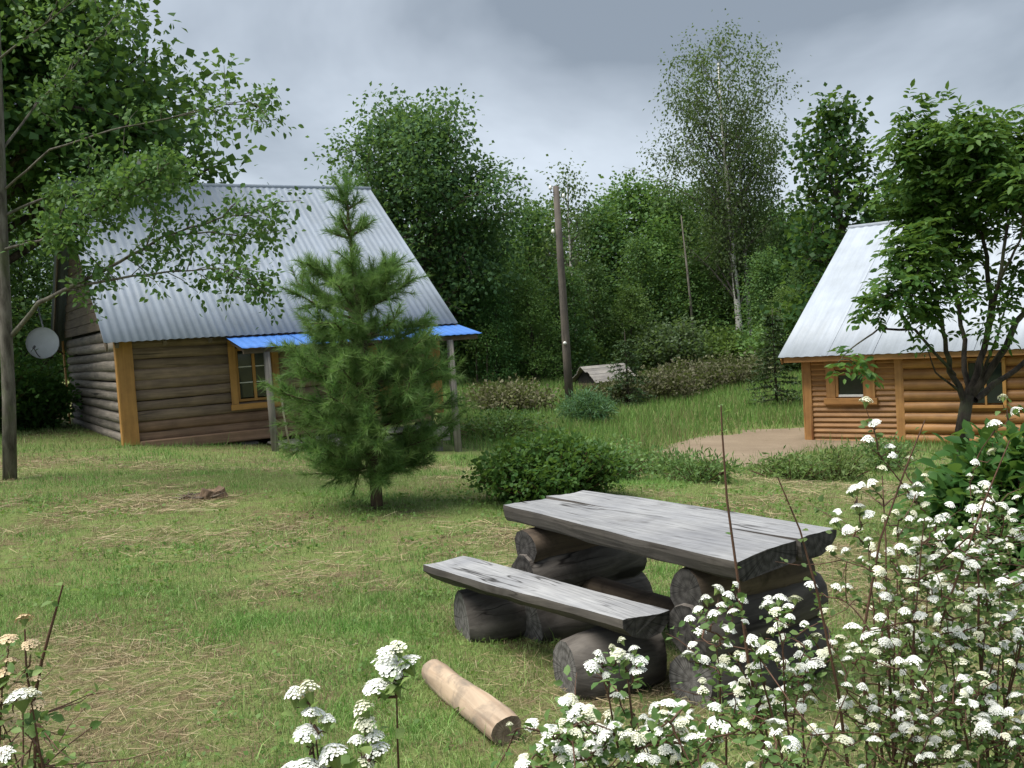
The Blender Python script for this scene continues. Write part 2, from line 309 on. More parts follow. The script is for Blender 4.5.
class Tubes:
    def __init__(s): s.V = []; s.F = []
    def add(s, pts, rad, n=6, cap=True):
        pts = [Vector(p) for p in pts]; b = len(s.V); k = len(pts)
        if not hasattr(rad, '__len__'): rad = [rad] * k
        up = Vector((.31, .22, .92))
        for i, p in enumerate(pts):
            t = (pts[min(i + 1, k - 1)] - pts[max(i - 1, 0)])
            t = t.normalized() if t.length > 1e-9 else Vector((0, 0, 1))
            if abs(t.dot(up)) > .95: up = Vector((.9, .3, .1))
            a = t.cross(up).normalized(); c = t.cross(a)
            up = (up - t * t.dot(up)).normalized()
            for j in range(n):
                w = 2 * PI * j / n; s.V.append(p + (a * math.cos(w) + c * math.sin(w)) * rad[i])
        for i in range(k - 1):
            for j in range(n):
                j2 = (j + 1) % n; s.F.append((b + i * n + j, b + i * n + j2, b + (i + 1) * n + j2, b + (i + 1) * n + j))
        if cap: s.F.append(tuple(b + j for j in reversed(range(n)))); s.F.append(tuple(b + (k - 1) * n + j for j in range(n)))
    def obj(s, name, mat, parent=None, off=(0, 0, 0)):
        o = Vector(off); return link(name, mesh_py(name, [v - o for v in s.V], s.F), mat, parent)
def log_mesh(name, L, r, n=12, rings=7, rough=.05, seed=0, flat=1.0, top_flat=None, end_in=0.0, taper=0.0):
    """round timber along local X, from 0 to L, slightly crooked; end faces are separate flat polygons"""
    rr = random.Random(seed); V = []; F = []
    ph = [rr.uniform(0, 6.28) for _ in range(4)]
    for i in range(rings):
        t = i / (rings - 1); x = t * L
        e = 1 - end_in * (1 if i in (0, rings - 1) else 0)
        dy = math.sin(t * 5 + ph[0]) * r * rough * .8; dz = math.sin(t * 4 + ph[1]) * r * rough * .8
        for j in range(n):
            w = 2 * PI * j / n
            q = r * e * (1 - taper * t) * (1 + rough * .6 * math.sin(2 * w + ph[2] + 2 * t) + rough * .5 * math.sin(3 * w + ph[3] + 6 * t) + rr.uniform(-1, 1) * rough * .25)
            y = math.cos(w) * q; z = math.sin(w) * q * flat
            if top_flat is not None: z = min(z, top_flat)
            V.append((x, y + dy, z + dz))
    for i in range(rings - 1):
        for j in range(n):
            j2 = (j + 1) % n; F.append((i * n + j, (i + 1) * n + j, (i + 1) * n + j2, i * n + j2))
    k = len(V); V += [V[j] for j in range(n)] + [V[(rings - 1) * n + j] for j in range(n)]
    F.append(tuple(k + j for j in range(n))); F.append(tuple(k + n + j for j in reversed(range(n))))
    me = mesh_py(name, V, F)
    for p in list(me.polygons)[-2:]: p.use_smooth = False
    return me
def cut_ends(me, mat):
    me.materials.append(MT[mat]); idx = len(me.materials) - 1
    for p in list(me.polygons)[-2:]: p.material_index = idx

# ------------------------------------------------------------------ leaves and trees
def unit(a): return a / np.maximum(np.linalg.norm(a, axis=-1, keepdims=True), 1e-9)
def leaves(name, P, D, size, mat, parent=None, wid=.33, rnd=None, rng=RNG, fold=.12, up=.6, me_only=False, hi=False):
    P = np.asarray(P, float); N_ = len(P); D = unit(np.asarray(D, float)); size = np.broadcast_to(size, (N_,))[:, None]
    nrm = rng.normal(size=(N_, 3)); nrm[:, 2] += up * 2.2
    S = unit(np.cross(D, nrm)); Nn = np.cross(S, D)
    if rnd is None: rnd = rng.random(N_)
    if hi:
        w = size * wid; cv = rng.uniform(.0, .22, (N_, 1)) * size; f_ = fold * 1.2
        m = [P, P + D * size * .33 - Nn * cv * .1, P + D * size * .7 - Nn * cv * .45, P + D * size - Nn * cv]
        V = np.stack(m + [m[1] - S * w * .92 + Nn * w * f_ * 2, m[2] - S * w * .72 + Nn * w * f_ * 1.6, m[1] + S * w * .92 + Nn * w * f_ * 2, m[2] + S * w * .72 + Nn * w * f_ * 1.6], 1)
        tri = np.array([0, 6, 1, 0, 1, 4, 6, 7, 1, 7, 2, 1, 4, 1, 5, 1, 2, 5, 7, 3, 2, 2, 3, 5])
        me = mesh_np(name, V.reshape(-1, 3), (np.arange(N_)[:, None] * 8 + tri).ravel(), 3, np.repeat(np.clip(rnd, 0, 1), 8), smooth=True); me.materials.append(MT[mat])
        o = link(name, me, None, parent); o['kind'] = 'stuff'; return o
    V = np.empty((N_, 4, 3)); V[:, 0] = P; V[:, 2] = P + D * size
    mid = P + D * size * .45 + Nn * size * fold; V[:, 1] = mid + S * size * wid; V[:, 3] = mid - S * size * wid
    if rnd is None: rnd = rng.random(N_)
    me = mesh_np(name, V.reshape(-1, 3), np.arange(N_ * 4), 4, np.repeat(np.clip(rnd, 0, 1), 4))
    me.materials.append(MT[mat])
    if me_only: return me
    o = link(name, me, None, parent); o['kind'] = 'stuff'; return o
def clusters_to_leaves(cl, per, spread, size, rng, droop=.25, flat=.7):
    """cl: (k,3) cluster centres -> leaf positions, directions, sizes, rnd"""
    cl = np.asarray(cl, float); k = len(cl); off = rng.normal(size=(k, per, 3)) * spread; off[..., 2] *= flat
    P = (cl[:, None] + off).reshape(-1, 3); D = unit(off.reshape(-1, 3)) + rng.normal(size=(k * per, 3)) * .55; D[:, 2] -= droop
    cr = rng.random(k) * .55
    rnd = np.repeat(cr, per) + rng.random(k * per) * .45
    return P, D, size * rng.uniform(.65, 1.3, k * per), rnd
def skeleton(rng, H, r0, prof, z0, nl=22, nsec=5, lean=(0, 0), up=.35, sides=6, trunk_top=.93, step=None, seglen=.4, sparse=1.0, wob=.02):
    """tapered trunk, limbs to the crown envelope, side branches; returns Tubes and cluster points"""
    T = Tubes(); T.limbs = TL = Tubes(); k = 9; ph = rng.uniform(0, 6.28, 2)
    def axis(z): t = z / H; return Vector((lean[0] * t + wob * H * math.sin(3 * t + ph[0]) - wob * H * math.sin(ph[0]), lean[1] * t + wob * H * math.sin(2.5 * t + ph[1]) - wob * H * math.sin(ph[1]), z))
    zs = [H * trunk_top * i / (k - 1) for i in range(k)]
    T.add([axis(z) for z in zs], [r0 * (1.25 if i == 0 else 1) * (1 - .88 * (z / H)) for i, z in enumerate(zs)], sides)
    cl = []
    for i in range(nl):
        t = ((i + .5) / nl) ** .9; ze = z0 + (H - z0) * t; az = i * 2.399 + rng.uniform(-.4, .4)
        R = prof(t) * rng.uniform(.72, 1.1)
        e = axis(ze) + Vector((math.cos(az) * R, math.sin(az) * R, rng.uniform(-.1, .1) * R))
        zb = max(z0 * .55, ze - up * R - .15 * (H - z0) * rng.uniform(.2, 1)); zb = min(zb, H * trunk_top * .96); s = axis(zb)
        m = s.lerp(e, .5) + Vector((0, 0, .08 * R)); rb = max(.012, r0 * (1 - .88 * zb / H) * .5)
        pts = [s, s.lerp(m, .6), m, m.lerp(e, .55), e]; TL.add(pts, [rb, rb * .8, rb * .55, rb * .35, rb * .12], 5, False)
        L = (e - s).length
        for j in range(nsec):
            a = rng.uniform(.3, 1.0); q = s.lerp(m, a * 2) if a < .5 else m.lerp(e, a * 2 - 1)
            d = Vector(rng.normal(size=3)); d.z = d.z * .6 + .15; d = (d.normalized() + (e - s).normalized() * .7).normalized()
            l = L * rng.uniform(.2, .45) + .1; q2 = q + d * l; TL.add([q, q.lerp(q2, .5) + Vector((0, 0, .06 * l)), q2], [rb * .35, rb * .22, rb * .08], 4, False)
            nn = max(1, int(l / seglen)); cl += [q.lerp(q2, (b + 1) / nn) for b in range(nn)]
        nn = max(1, int(L * .6 / seglen)); cl += [s.lerp(m, .9).lerp(e, (b + 1) / nn) for b in range(nn)]
    cl = np.array([tuple(c) for c in cl])
    if sparse < 1: cl = cl[rng.random(len(cl)) < sparse]
    return T, cl
def tree(name, label, cat, loc, H, r0, prof, z0, leaf, barkm, seed, size=.2, per=14, spread=.3, group=None, wid=.36, rz=0.0, flat=.7, droop=.25, limbm=None, **kw):
    rng = np.random.default_rng(seed); T, cl = skeleton(rng, H, r0, prof, z0, **kw)
    root = thing(name, label, cat, loc, rz, group); T.obj('trunk', barkm, root); T.limbs.obj('limbs', limbm or barkm, root)
    P, D, S, rn = clusters_to_leaves(cl, per, spread, size, rng, droop, flat)
    leaves('crown', P, D, S, leaf, root, wid, rn, rng); return root
def dup(root, loc, rz=0.0, sc=1.0, label=None, group=None):
    r = root.copy(); C.objects.link(r); r.location = loc; r.rotation_euler = (0, 0, rz); r.scale = (sc, sc, sc) if not hasattr(sc, '__len__') else sc
    if label: r['label'] = label
    if group: r['group'] = group
    for ch in list(root.children):
        c = ch.copy(); C.objects.link(c); c.parent = r
        for gch in ch.children: d = gch.copy(); C.objects.link(d); d.parent = c
    return r
def oval(R, low=.25, p=.8): return lambda t: R * max(.12, math.sin(PI * min(1, (t * (1 - low) + low) ** p)) ** .75)
def cone(R): return lambda t: R * max(.06, (1 - t) ** .9)

# ------------------------------------------------------------------ the setting: ground, dirt
def build_ground():
    n = 240; s = np.linspace(-1, 1, n)
    xs = np.sinh(s * 4.6) / np.sinh(4.6) * 420; ys = 9 + np.sinh(np.linspace(-1, 1, n) * 4.4) / np.sinh(4.4) * 430
    X, Y = np.meshgrid(xs, ys); Z = gz(X, Y); V = np.stack([X, Y, Z], -1).reshape(-1, 3)
    i = np.arange(n * n).reshape(n, n); q = np.stack([i[:-1, :-1], i[:-1, 1:], i[1:, 1:], i[1:, :-1]], -1).reshape(-1)
    o = link('ground', mesh_np('ground', V, q, 4, smooth=True), 'soil_and_turf'); o['kind'] = 'structure'
build_ground()
def px_poly(pts): return np.array([tuple(on_ground(*p))[:2] for p in pts])
def in_poly(x, y, P):
    r = np.zeros(np.shape(x), bool); j = len(P) - 1
    for i in range(len(P)):
        c = ((P[i, 1] > y) != (P[j, 1] > y)) & (x < (P[j, 0] - P[i, 0]) * (y - P[i, 1]) / (P[j, 1] - P[i, 1] + 1e-12) + P[i, 0]); r ^= c; j = i
    return r
DIRT = px_poly([(655, 452), (700, 436), (760, 429), (815, 427), (880, 434), (900, 446), (835, 449), (800, 458), (745, 466), (690, 462)])
def build_dirt():
    lo, hi = DIRT.min(0) - .6, DIRT.max(0) + .6; nx = int((hi[0] - lo[0]) / .16); ny = int((hi[1] - lo[1]) / .22)
    X, Y = np.meshgrid(np.linspace(lo[0], hi[0], nx), np.linspace(lo[1], hi[1], ny)); jx = (fbm(X, Y, 1.3, _l2) - .5) * 1.6; jy = (fbm(X, Y, 1.1, _l3) - .5) * 2.4
    ins = in_poly(X + jx, Y + jy, DIRT).astype(float); f = ins.copy()
    for _ in range(3):
        p = np.pad(f, 1); f = (p[:-2, 1:-1] + p[2:, 1:-1] + p[1:-1, :-2] + p[1:-1, 2:] + 2 * f) / 6
    Z = gz(X, Y) + .09 * f - .035; V = np.stack([X, Y, Z], -1).reshape(-1, 3); q = np.arange(nx * ny).reshape(ny, nx); k = (f[:-1, :-1] + f[1:, 1:]) > .05
    F = np.stack([q[:-1, :-1], q[:-1, 1:], q[1:, 1:], q[1:, :-1]], -1)[k].reshape(-1)
    o = link('dirt_path', mesh_np('dirt_path', V, F, 4, smooth=True), 'dry_dirt'); o['kind'] = 'structure'
build_dirt()

# ------------------------------------------------------------------ log house on the left
HA, HC = .535, Vector((-6.99, 17.99, .16))
def build_log_house():
    L, D_, he, hr, og, oe = 6.3, 7.3, 1.81, 5.25, .33, .46
    h = thing('log_house', 'old grey log house with steep ribbed metal roof and blue porch canopy', 'house', HC, HA)
    sl = math.atan2(hr - he, D_ / 2 + oe); SL = math.hypot(hr - he, D_ / 2 + oe)
    # dark core behind the logs closes the joints
    core = [(.12, .14, -.05), (L - .12, .14, -.05), (L - .12, D_ - .14, -.05), (.12, D_ - .14, -.05)]
    wt = he + oe * math.tan(sl) - .12
    V = core + [(x, y, wt) for x, y, _ in core] + [(.12, D_ / 2, hr - .3), (L - .12, D_ / 2, hr - .3)]
    F = [(0, 1, 5, 4), (1, 2, 6, 9, 5), (2, 3, 7, 6), (3, 0, 4, 8, 7), (4, 5, 9, 8), (6, 7, 8, 9), (3, 2, 1, 0)]
    link('wall', mesh_py('wall', V, F, False), 'dark_void', h)
    # front wall logs, hewn flat
    nlog = 11; pitch = 2.08 / nlog; wx0, wx1, wz0, wz1 = 1.98, 2.80, .56, 1.62
    for i in range(nlog):
        z = pitch * (i + .5) + random.uniform(-.012, .012); r = pitch * random.uniform(.5, .6)
        spans = [(.05, L - .05)]
        if z + r * .5 > wz0 and z - r * .5 < wz1: spans = [(.05, wx0), (wx1, L - .05)]
        for a, b in spans:
            me = log_mesh('log', b - a, r, 10, 9, .09, 40 + i); o = link('log', me, 'old_log_brown' if i < 2 else 'old_log', h, (a, .07 + .012 * random.uniform(-1, 1), z)); o.scale = (1, .62, 1)
    # gable wall logs (left side), then boards in the triangle
    for i in range(11):
        z = pitch * (i + .5) - .02; me = log_mesh('log', D_ - .1, pitch * random.uniform(.47, .58), 10, 9, .15, 80 + i)
        o = link('log', me, 'old_log_pale', h, (.06, .05, z + .01 * random.uniform(-1, 1)), (0, 0, PI / 2)); o.scale = (1, .8, 1)
    for i in range(16):
        z0 = 2.12 + i * .19; z1 = z0 + .185; k = (hr - .18 - z0) / (hr - he) * (D_ / 2 + oe)
        if k < .25: break
        k = min(k, D_ / 2 - .02)
        o = box('board', -k, k, -.02, .02, -.0925, .0925, 'old_board', h, .008); o.location = (-.02 - .008 * (i % 2), D_ / 2, (z0 + z1) / 2); o.rotation_euler = (0, 0, PI / 2)
    # right gable plain logs
    for i in range(11):
        me = log_mesh('log', D_ - .1, pitch * .53, 8, 5, .08, 120 + i); link('log', me, 'old_log', h, (L - .06, .05, pitch * (i + .5)), (0, 0, PI / 2))
    # corner boards
    box('corner_board', -.06, .20, -.085, -.05, -.03, 2.06, 'yellow_board_v', h, .005)
    box('corner_board', -.095, -.06, -.085, .08, -.03, 2.06, 'yellow_board_v', h, .005)
    box('corner_board', -.095, -.06, D_ - .12, D_ + .04, -.03, 2.06, 'yellow_board_v', h, .005)
    box('corner_board', L - .20, L + .06, -.085, -.05, -.03, 2.06, 'yellow_board_v', h, .005)
    box('sill_beam', .20, L - .2, -.10, .02, -.17, .03, 'old_log_brown', h, .02)
    for x in (.3, 2.2, 4.1, 6.0): box('foundation_stone', x - .2, x + .2, -.02, .3, -.75, -.172, 'cut_face_grey', h, .06)
    # window in front wall
    w = link('window', box_mesh('window', wx1 - wx0 - .02, .05, wz1 - wz0 - .02, .004), 'dark_void', h, ((wx0 + wx1) / 2, .10, (wz0 + wz1) / 2))
    cx, cz = (wx0 + wx1) / 2, (wz0 + wz1) / 2; hw, hh = (wx1 - wx0) / 2, (wz1 - wz0) / 2
    def wpart(n, x0, x1, y0, y1, z0, z1, m): return box(n, x0, x1, y0, y1, z0, z1, m, w, .004)
    for s in (-1, 1): wpart('casing', s * (hw + .07), s * (hw - .06), -.18, -.145, -hh - .02, hh + .02, 'yellow_board_v')
    wpart('casing', -hw - .07, hw + .07, -.19, -.145, hh + .022, hh + .15, 'yellow_board_h'); wpart('casing', -hw - .09, hw + .09, -.20, -.145, -hh - .13, -hh - .022, 'yellow_board_h')
    for s in (-1, 0, 1): wpart('sash', s * (hw - .085) - .028, s * (hw - .085) + .028, -.13, -.09, -hh + .02, hh - .02, 'yellow_board_v')
    wpart('sash', -hw + .06, hw - .06, -.125, -.09, hh - .07, hh - .02, 'yellow_board_h'); wpart('sash', -hw + .06, hw - .06, -.125, -.09, -hh + .02, -hh + .07, 'yellow_board_h')
    for s in (-1, 1):
        x0, x1 = sorted((s * .035, s * (hw - .12)))
        for k in range(3):
            z0 = -hh + .08 + k * (2 * hh - .16) / 3; z1 = z0 + (2 * hh - .16) / 3
            wpart('pane', x0, x1, -.105, -.1, z0 + .012, z1 - .012, 'window_glass')
            if k: wpart('glazing_bar', x0, x1, -.115, -.098, z0 - .01, z0 + .01, 'white_paint')
    # right part of front: door and second window behind the pine
    d = box('door', 4.55, 5.35, -.09, -.05, .02, 1.88, 'yellow_board_v', h, .005)
    box('handle', .28, .32, -.06, -.02, -.05, .07, 'steel', d, .004)
    for x0, x1 in ((4.43, 4.55), (5.35, 5.47)): box('door_casing', x0, x1, -.11, -.05, .02, 1.98, 'yellow_board_v', h, .004)
    # roof: front and rear slopes from single sheets
    wsheet = 1.0; n = int(round((L + 2 * og) / .93))
    me = corr_sheet('roof_sheet', 1.0, SL, 1.0 / 7, .0075)
    for i in range(n):
        x = -og + i * ((L + 2 * og - 1.0) / (n - 1)); o = link('roof_sheet', me, 'roof_metal', h, (x, -oe, he + .02 + .003 * (i % 2)), (sl, 0, 0))
        link('roof_sheet', me, 'roof_metal', h, (x + 1.0, D_ + oe, he + .02 + .003 * (i % 2)), (sl, 0, PI))
    rg = Tubes(); rg.add([(-og - .02, D_ / 2, hr + .02), (L + og + .02, D_ / 2, hr + .02)], .055, 8); rg.obj('ridge_cap', 'roof_metal', h)
    for y, yr in ((-oe + .05, 1), (D_ / 2, 0)): pass
    for s, x in ((-1, -og + .05), (1, L + og - .05)):
        for sy in (-1, 1):
            o = link('barge_board', box_mesh('barge_board', .03, SL - .08, .14, .004), 'old_board', h, (x, D_ / 2 + sy * (D_ / 2 + oe) / 2, (he + hr) / 2 - .10), (-sy * sl, 0, 0))
    for i in range(9):
        x = -.1 + i * (L + .2) / 8; link('rafter', box_mesh('rafter', .06, .5, .10, .004), 'old_board', h, (x, -.20, he + .12), (sl, 0, 0))
    ch = box('chimney', 1.15, 1.6, D_ / 2 + .3, D_ / 2 + .75, hr - .9, hr + .62, 'chimney_white', h, .01)
    box('cap', -.27, .27, -.27, .27, .762, .82, 'grey_plank', ch, .008)
    # porch: blue canopy, posts, plank deck
    A0, A1 = 1.80, 6.66; zc0, zc1, w = he - .04, 1.7 - .16 + .01, 1.05
    ps = math.atan2(zc0 - zc1, w); pl = math.hypot(zc0 - zc1, w); me = corr_sheet('canopy_sheet', 1.28, pl, .16, .004)
    pr = link('porch_canopy', box_mesh('porch_canopy', A1 - A0 - .1, .05, .09, .004), 'old_board', h, ((A0 + A1) / 2, -oe - w + .22, zc1 - .02))
    for i in range(4):
        link('canopy_sheet', me, 'blue_metal', pr, (A0 + i * (A1 - A0 - 1.28) / 3 - (A0 + A1) / 2, -.22 + .08, .055 + .003 * (i % 2)), (ps, 0, 0))
    for x in (A0 + .1, A0 + 2, A1 - .15): box('rafter', x - .03 - (A0 + A1) / 2, x + .03 - (A0 + A1) / 2, 0, .85, -.03, .03, 'old_board', pr, .003, (ps, 0, 0)).location.z = .10
    for x, y, zb, r in ((2.27, -1.33, -.42, .062), (5.98, -1.33, -.92, .07)):
        q = Tubes(); q.add([(x + .02, y, zb - .2), (x, y, (zb + zc1) / 2), (x - .01, y, zc1 - .05)], [r * 1.1, r, r * .95], 10); q.obj('porch_post', 'grey_post', h)
    for i in range(5): box('deck_plank', 2.5, 5.85, -1.22 + i * .215, -1.22 + i * .215 + .2, -.26, -.22, 'grey_plank', h, .006)
    for x in (2.62, 4.2, 5.7): box('deck_joist', x - .07, x + .07, -1.17, -.2, -.38, -.262, 'grey_post', h, .01); box('deck_post', x - .08, x + .08, -1.1, -.94, -1.2, -.382, 'grey_post', h, .01)
    box('deck_skirt', 2.48, 5.87, -1.265, -1.225, -.5, -.23, 'grey_plank', h, .006)
    return h
def corr_sheet(name, w, l, pitch, amp, per=8, th=.003):
    n = int(round(w / pitch * per)); V = []; F = []; ny = 4
    for j in range(ny):
        for i in range(n + 1):
            x = w * i / n; c = math.cos(2 * PI * x / pitch); z = amp * (math.copysign(abs(c) ** .55, c))
            V.append((x, l * j / (ny - 1), z + amp))
    m = n + 1
    for j in range(ny - 1):
        for i in range(n): F.append((j * m + i, j * m + i + 1, (j + 1) * m + i + 1, (j + 1) * m + i))
    b = len(V); V += [(x, y, z - th) for x, y, z in V]; F += [tuple(b + k for k in reversed(f)) for f in F]
    for i in range(n): F.append((i, b + i, b + i + 1, i + 1))
    return mesh_py(name, V, F)
house = build_log_house()
bpy.context.view_layer.update()
HM = house.matrix_world.copy()

def build_dish():
    c = at(43, 344, 23.6); r = .36
    t = thing('satellite_dish', 'round white satellite dish at the corner of the log house', 'satellite dish', c, 0)
    V = [(0, 0, 0)]; F = []; n = 28; m = 5
    for k in range(1, m + 1):
        for j in range(n): a = 2 * PI * j / n; q = r * k / m; V.append((q * math.cos(a), -.11 * (k / m) ** 2, q * math.sin(a) * 1.06))
    for j in range(n): F.append((0, 1 + j, 1 + (j + 1) % n))
    for k in range(m - 1):
        for j in range(n): a = 1 + k * n; F.append((a + j, a + n + j, a + n + (j + 1) % n, a + (j + 1) % n))
    V2 = [(x, y + .012, z) for x, y, z in V]; b = len(V); F2 = [tuple(b + i for i in reversed(f)) for f in F]
    rim = [(1 + (m - 1) * n + j, 1 + (m - 1) * n + (j + 1) % n, b + 1 + (m - 1) * n + (j + 1) % n, b + 1 + (m - 1) * n + j) for j in range(n)]
    o = link('reflector', mesh_py('reflector', V + V2, F + F2 + rim), 'dish_white', t, (0, 0, 0), (-.25, 0, .35))
    q = Tubes(); q.add([(0, -.1, -.36), (-.02, -.28, -.24), (-.03, -.42, -.08)], .012, 6); q.add([(-.03, -.43, -.09), (-.03, -.36, -.05)], .028, 8); q.obj('feed_arm', 'steel', t)
    wall = HM @ Vector((-.02, 7.3, 1.7)) - c
    q = Tubes(); q.add([(0, .03, 0), (0, .16, 0), tuple(wall)], .022, 8); q.add([(0, .16, -.15), (-.02, .16, .3), (-.13, .16, .92)], .017, 8); q.obj('mount', 'steel', t)
build_dish()
def build_stick():
    a = HM @ Vector((2.56, -1.34, -.42)); b = HM @ Vector((2.47, -1.28, 1.0)); a.z = g(a.x, a.y)
    t = Tubes(); t.add([a, a.lerp(b, .5) + Vector((-.02, 0, 0)), b], [.02, .019, .016], 8)
    tag(t.obj('stick', 'pale_stick'), 'thin pale stick leaning upright beside the porch post', 'stick')
build_stick()

# ------------------------------------------------------------------ cabin on the right
def build_cabin():
    RC = Vector((6.51, 22.15, -1.11)); L, D_, he, hr, og, oe = 7.2, 8.2, 1.89, 4.93, .39, .52
    h = thing('log_cabin', 'orange timber cabin with steep pale metal roof and one small window', 'cabin', RC, -.689)
    sl = math.atan2(hr - he, D_ / 2 + oe); SL = math.hypot(hr - he, D_ / 2 + oe); wt = he + oe * math.tan(sl)
    V = [(.06, .08, -.2), (L - .06, .08, -.2), (L - .06, D_ - .06, -.2), (.06, D_ - .06, -.2)]; V += [(x, y, wt - .1) for x, y, _ in V] + [(.06, D_ / 2, hr - .12), (L - .06, D_ / 2, hr - .12)]
    F = [(0, 1, 5, 4), (1, 2, 6, 9, 5), (2, 3, 7, 6), (3, 0, 4, 8, 7), (4, 5, 9, 8), (6, 7, 8, 9), (3, 2, 1, 0)]
    link('wall', mesh_py('wall', V, F, False), 'cabin_board', h)
    # clapboards on the left section, with a window opening
    S = 2.08; nb = 19; p = (wt - .06) / nb; wx0, wx1, wz0, wz1 = .68, 1.34, .99, 1.51
    for i in range(nb):
        z0 = p * i - .02; z1 = z0 + p * .97
        spans = [(.14, S - .12)]
        if z1 > wz0 - .02 and z0 < wz1 + .02: spans = [(.14, wx0 - .02), (wx1 + .02, S - .12)]
        for a, b in spans:
            V = [(0, -.018, 0), (0, .03, 0), (0, .03, z1 - z0), (0, .012, z1 - z0), (0, -.03, .03)]; k = len(V); V2 = V + [(b - a, y, z) for _, y, z in V]
            F = [tuple(reversed(range(k))), tuple(range(k, 2 * k))] + [(j, (j + 1) % k, k + (j + 1) % k, k + j) for j in range(k)]
            link('clapboard', mesh_py('clapboard', V2, F, False), 'cabin_board', h, (a, 0, z0))
    box('corner_board', -.03, .14, -.055, -.002, -.12, wt - .1, 'cabin_board_v', h, .005)
    box('corner_board', -.065, -.032, -.055, .12, -.12, wt - .1, 'cabin_board_v', h, .005)
    box('corner_board', S - .118, S + .06, -.06, -.002, -.12, wt - .1, 'cabin_board_v', h, .005)
    # round log section and porch posts further right
    pl = .225
    for i in range(9):
        me = log_mesh('log', 2.58, pl * .53, 12, 6, .02, 300 + i); link('log', me, 'cabin_board', h, (S + .06, .03, pl * (i + .5) - .02))
    box('corner_board', 4.72, 4.9, -.06, -.002, -.12, wt - .1, 'cabin_board_v', h, .005)
    for i in range(9):
        me = log_mesh('log', L - 4.95, pl * .53, 12, 6, .02, 320 + i); link('log', me, 'cabin_board', h, (4.92, .03, pl * (i + .5) - .02))
    w = link('window', box_mesh('window', wx1 - wx0, .04, wz1 - wz0, .003), 'dark_void', h, ((wx0 + wx1) / 2, .05, (wz0 + wz1) / 2)); hw, hh = (wx1 - wx0) / 2, (wz1 - wz0) / 2
    def wp(n, x0, x1, y0, y1, z0, z1, m): return box(n, x0, x1, y0, y1, z0, z1, m, w, .004)
    wp('pane', -hw + .06, hw - .06, -.045, -.04, -hh + .05, hh - .05, 'window_glass')
    for s in (-1, 1): wp('frame', *sorted((s * hw, s * (hw - .06))), -.085, -.03, -hh, hh, 'cabin_board_v'); wp('casing', *sorted((s * (hw + .20), s * (hw - .002))), -.112, -.055, -hh - .02, hh + .12, 'cabin_board_v')
    wp('frame', -hw + .062, hw - .062, -.085, -.03, hh - .05, hh, 'cabin_board'); wp('frame', -hw + .062, hw - .062, -.085, -.03, -hh, -hh + .05, 'white_paint')
    wp('casing', -hw - .23, hw + .23, -.12, -.055, hh + .122, hh + .27, 'cabin_board'); wp('sill', -hw - .25, hw + .25, -.15, -.05, -hh - .16, -hh - .022, 'cabin_board')
    w2 = link('window', box_mesh('window', .62, .04, .8, .003), 'window_glass', h, (3.75, -.12, 1.25))
    for s in (-1, 1): box('frame', *sorted((s * .31, s * .37)), -.04, .03, -.44, .44, 'yellow_board_v', w2, .004)
    box('frame', -.37, .37, -.04, .03, .442, .5, 'yellow_board_h', w2, .004); box('frame', -.37, .37, -.04, .03, -.5, -.442, 'yellow_board_h', w2, .004); box('frame', -.02, .02, -.04, .03, -.44, .44, 'yellow_board_v', w2, .004)
    box('sill_beam', -.02, L, -.05, .07, -.30, -.122, 'old_log_brown', h, .02)
    n = 8; me = corr_sheet('roof_sheet', 1.1, SL, .22, .006, 10); W = L + 2 * og
    for i in range(n):
        x = -og + i * (W - 1.1) / (n - 1); link('roof_sheet', me, 'roof_metal_white', h, (x, -oe, he + .02 + .003 * (i % 2)), (sl, 0, 0)); link('roof_sheet', me, 'roof_metal_white', h, (x + 1.1, D_ + oe, he + .02 + .003 * (i % 2)), (sl, 0, PI))
    rg = Tubes(); rg.add([(-og - .02, D_ / 2, hr + .02), (L + og + .02, D_ / 2, hr + .02)], .06, 8); rg.obj('ridge_cap', 'roof_metal_white', h)
    for sy in (-1, 1): link('barge_board', box_mesh('barge_board', .03, SL - .08, .13, .004), 'cabin_board', h, (-og + .06, D_ / 2 + sy * (D_ / 2 + oe) / 2, (he + hr) / 2 - .10), (-sy * sl, 0, 0))
    box('fascia', -og + .1, L + og - .1, -oe + .06, -oe + .09, he - .10, he + .02, 'cabin_board', h, .004)
    box('soffit', -og + .1, L + og - .1, -oe + .10, -.01, he - .06, he - .035, 'cabin_board', h, .003)
build_cabin()

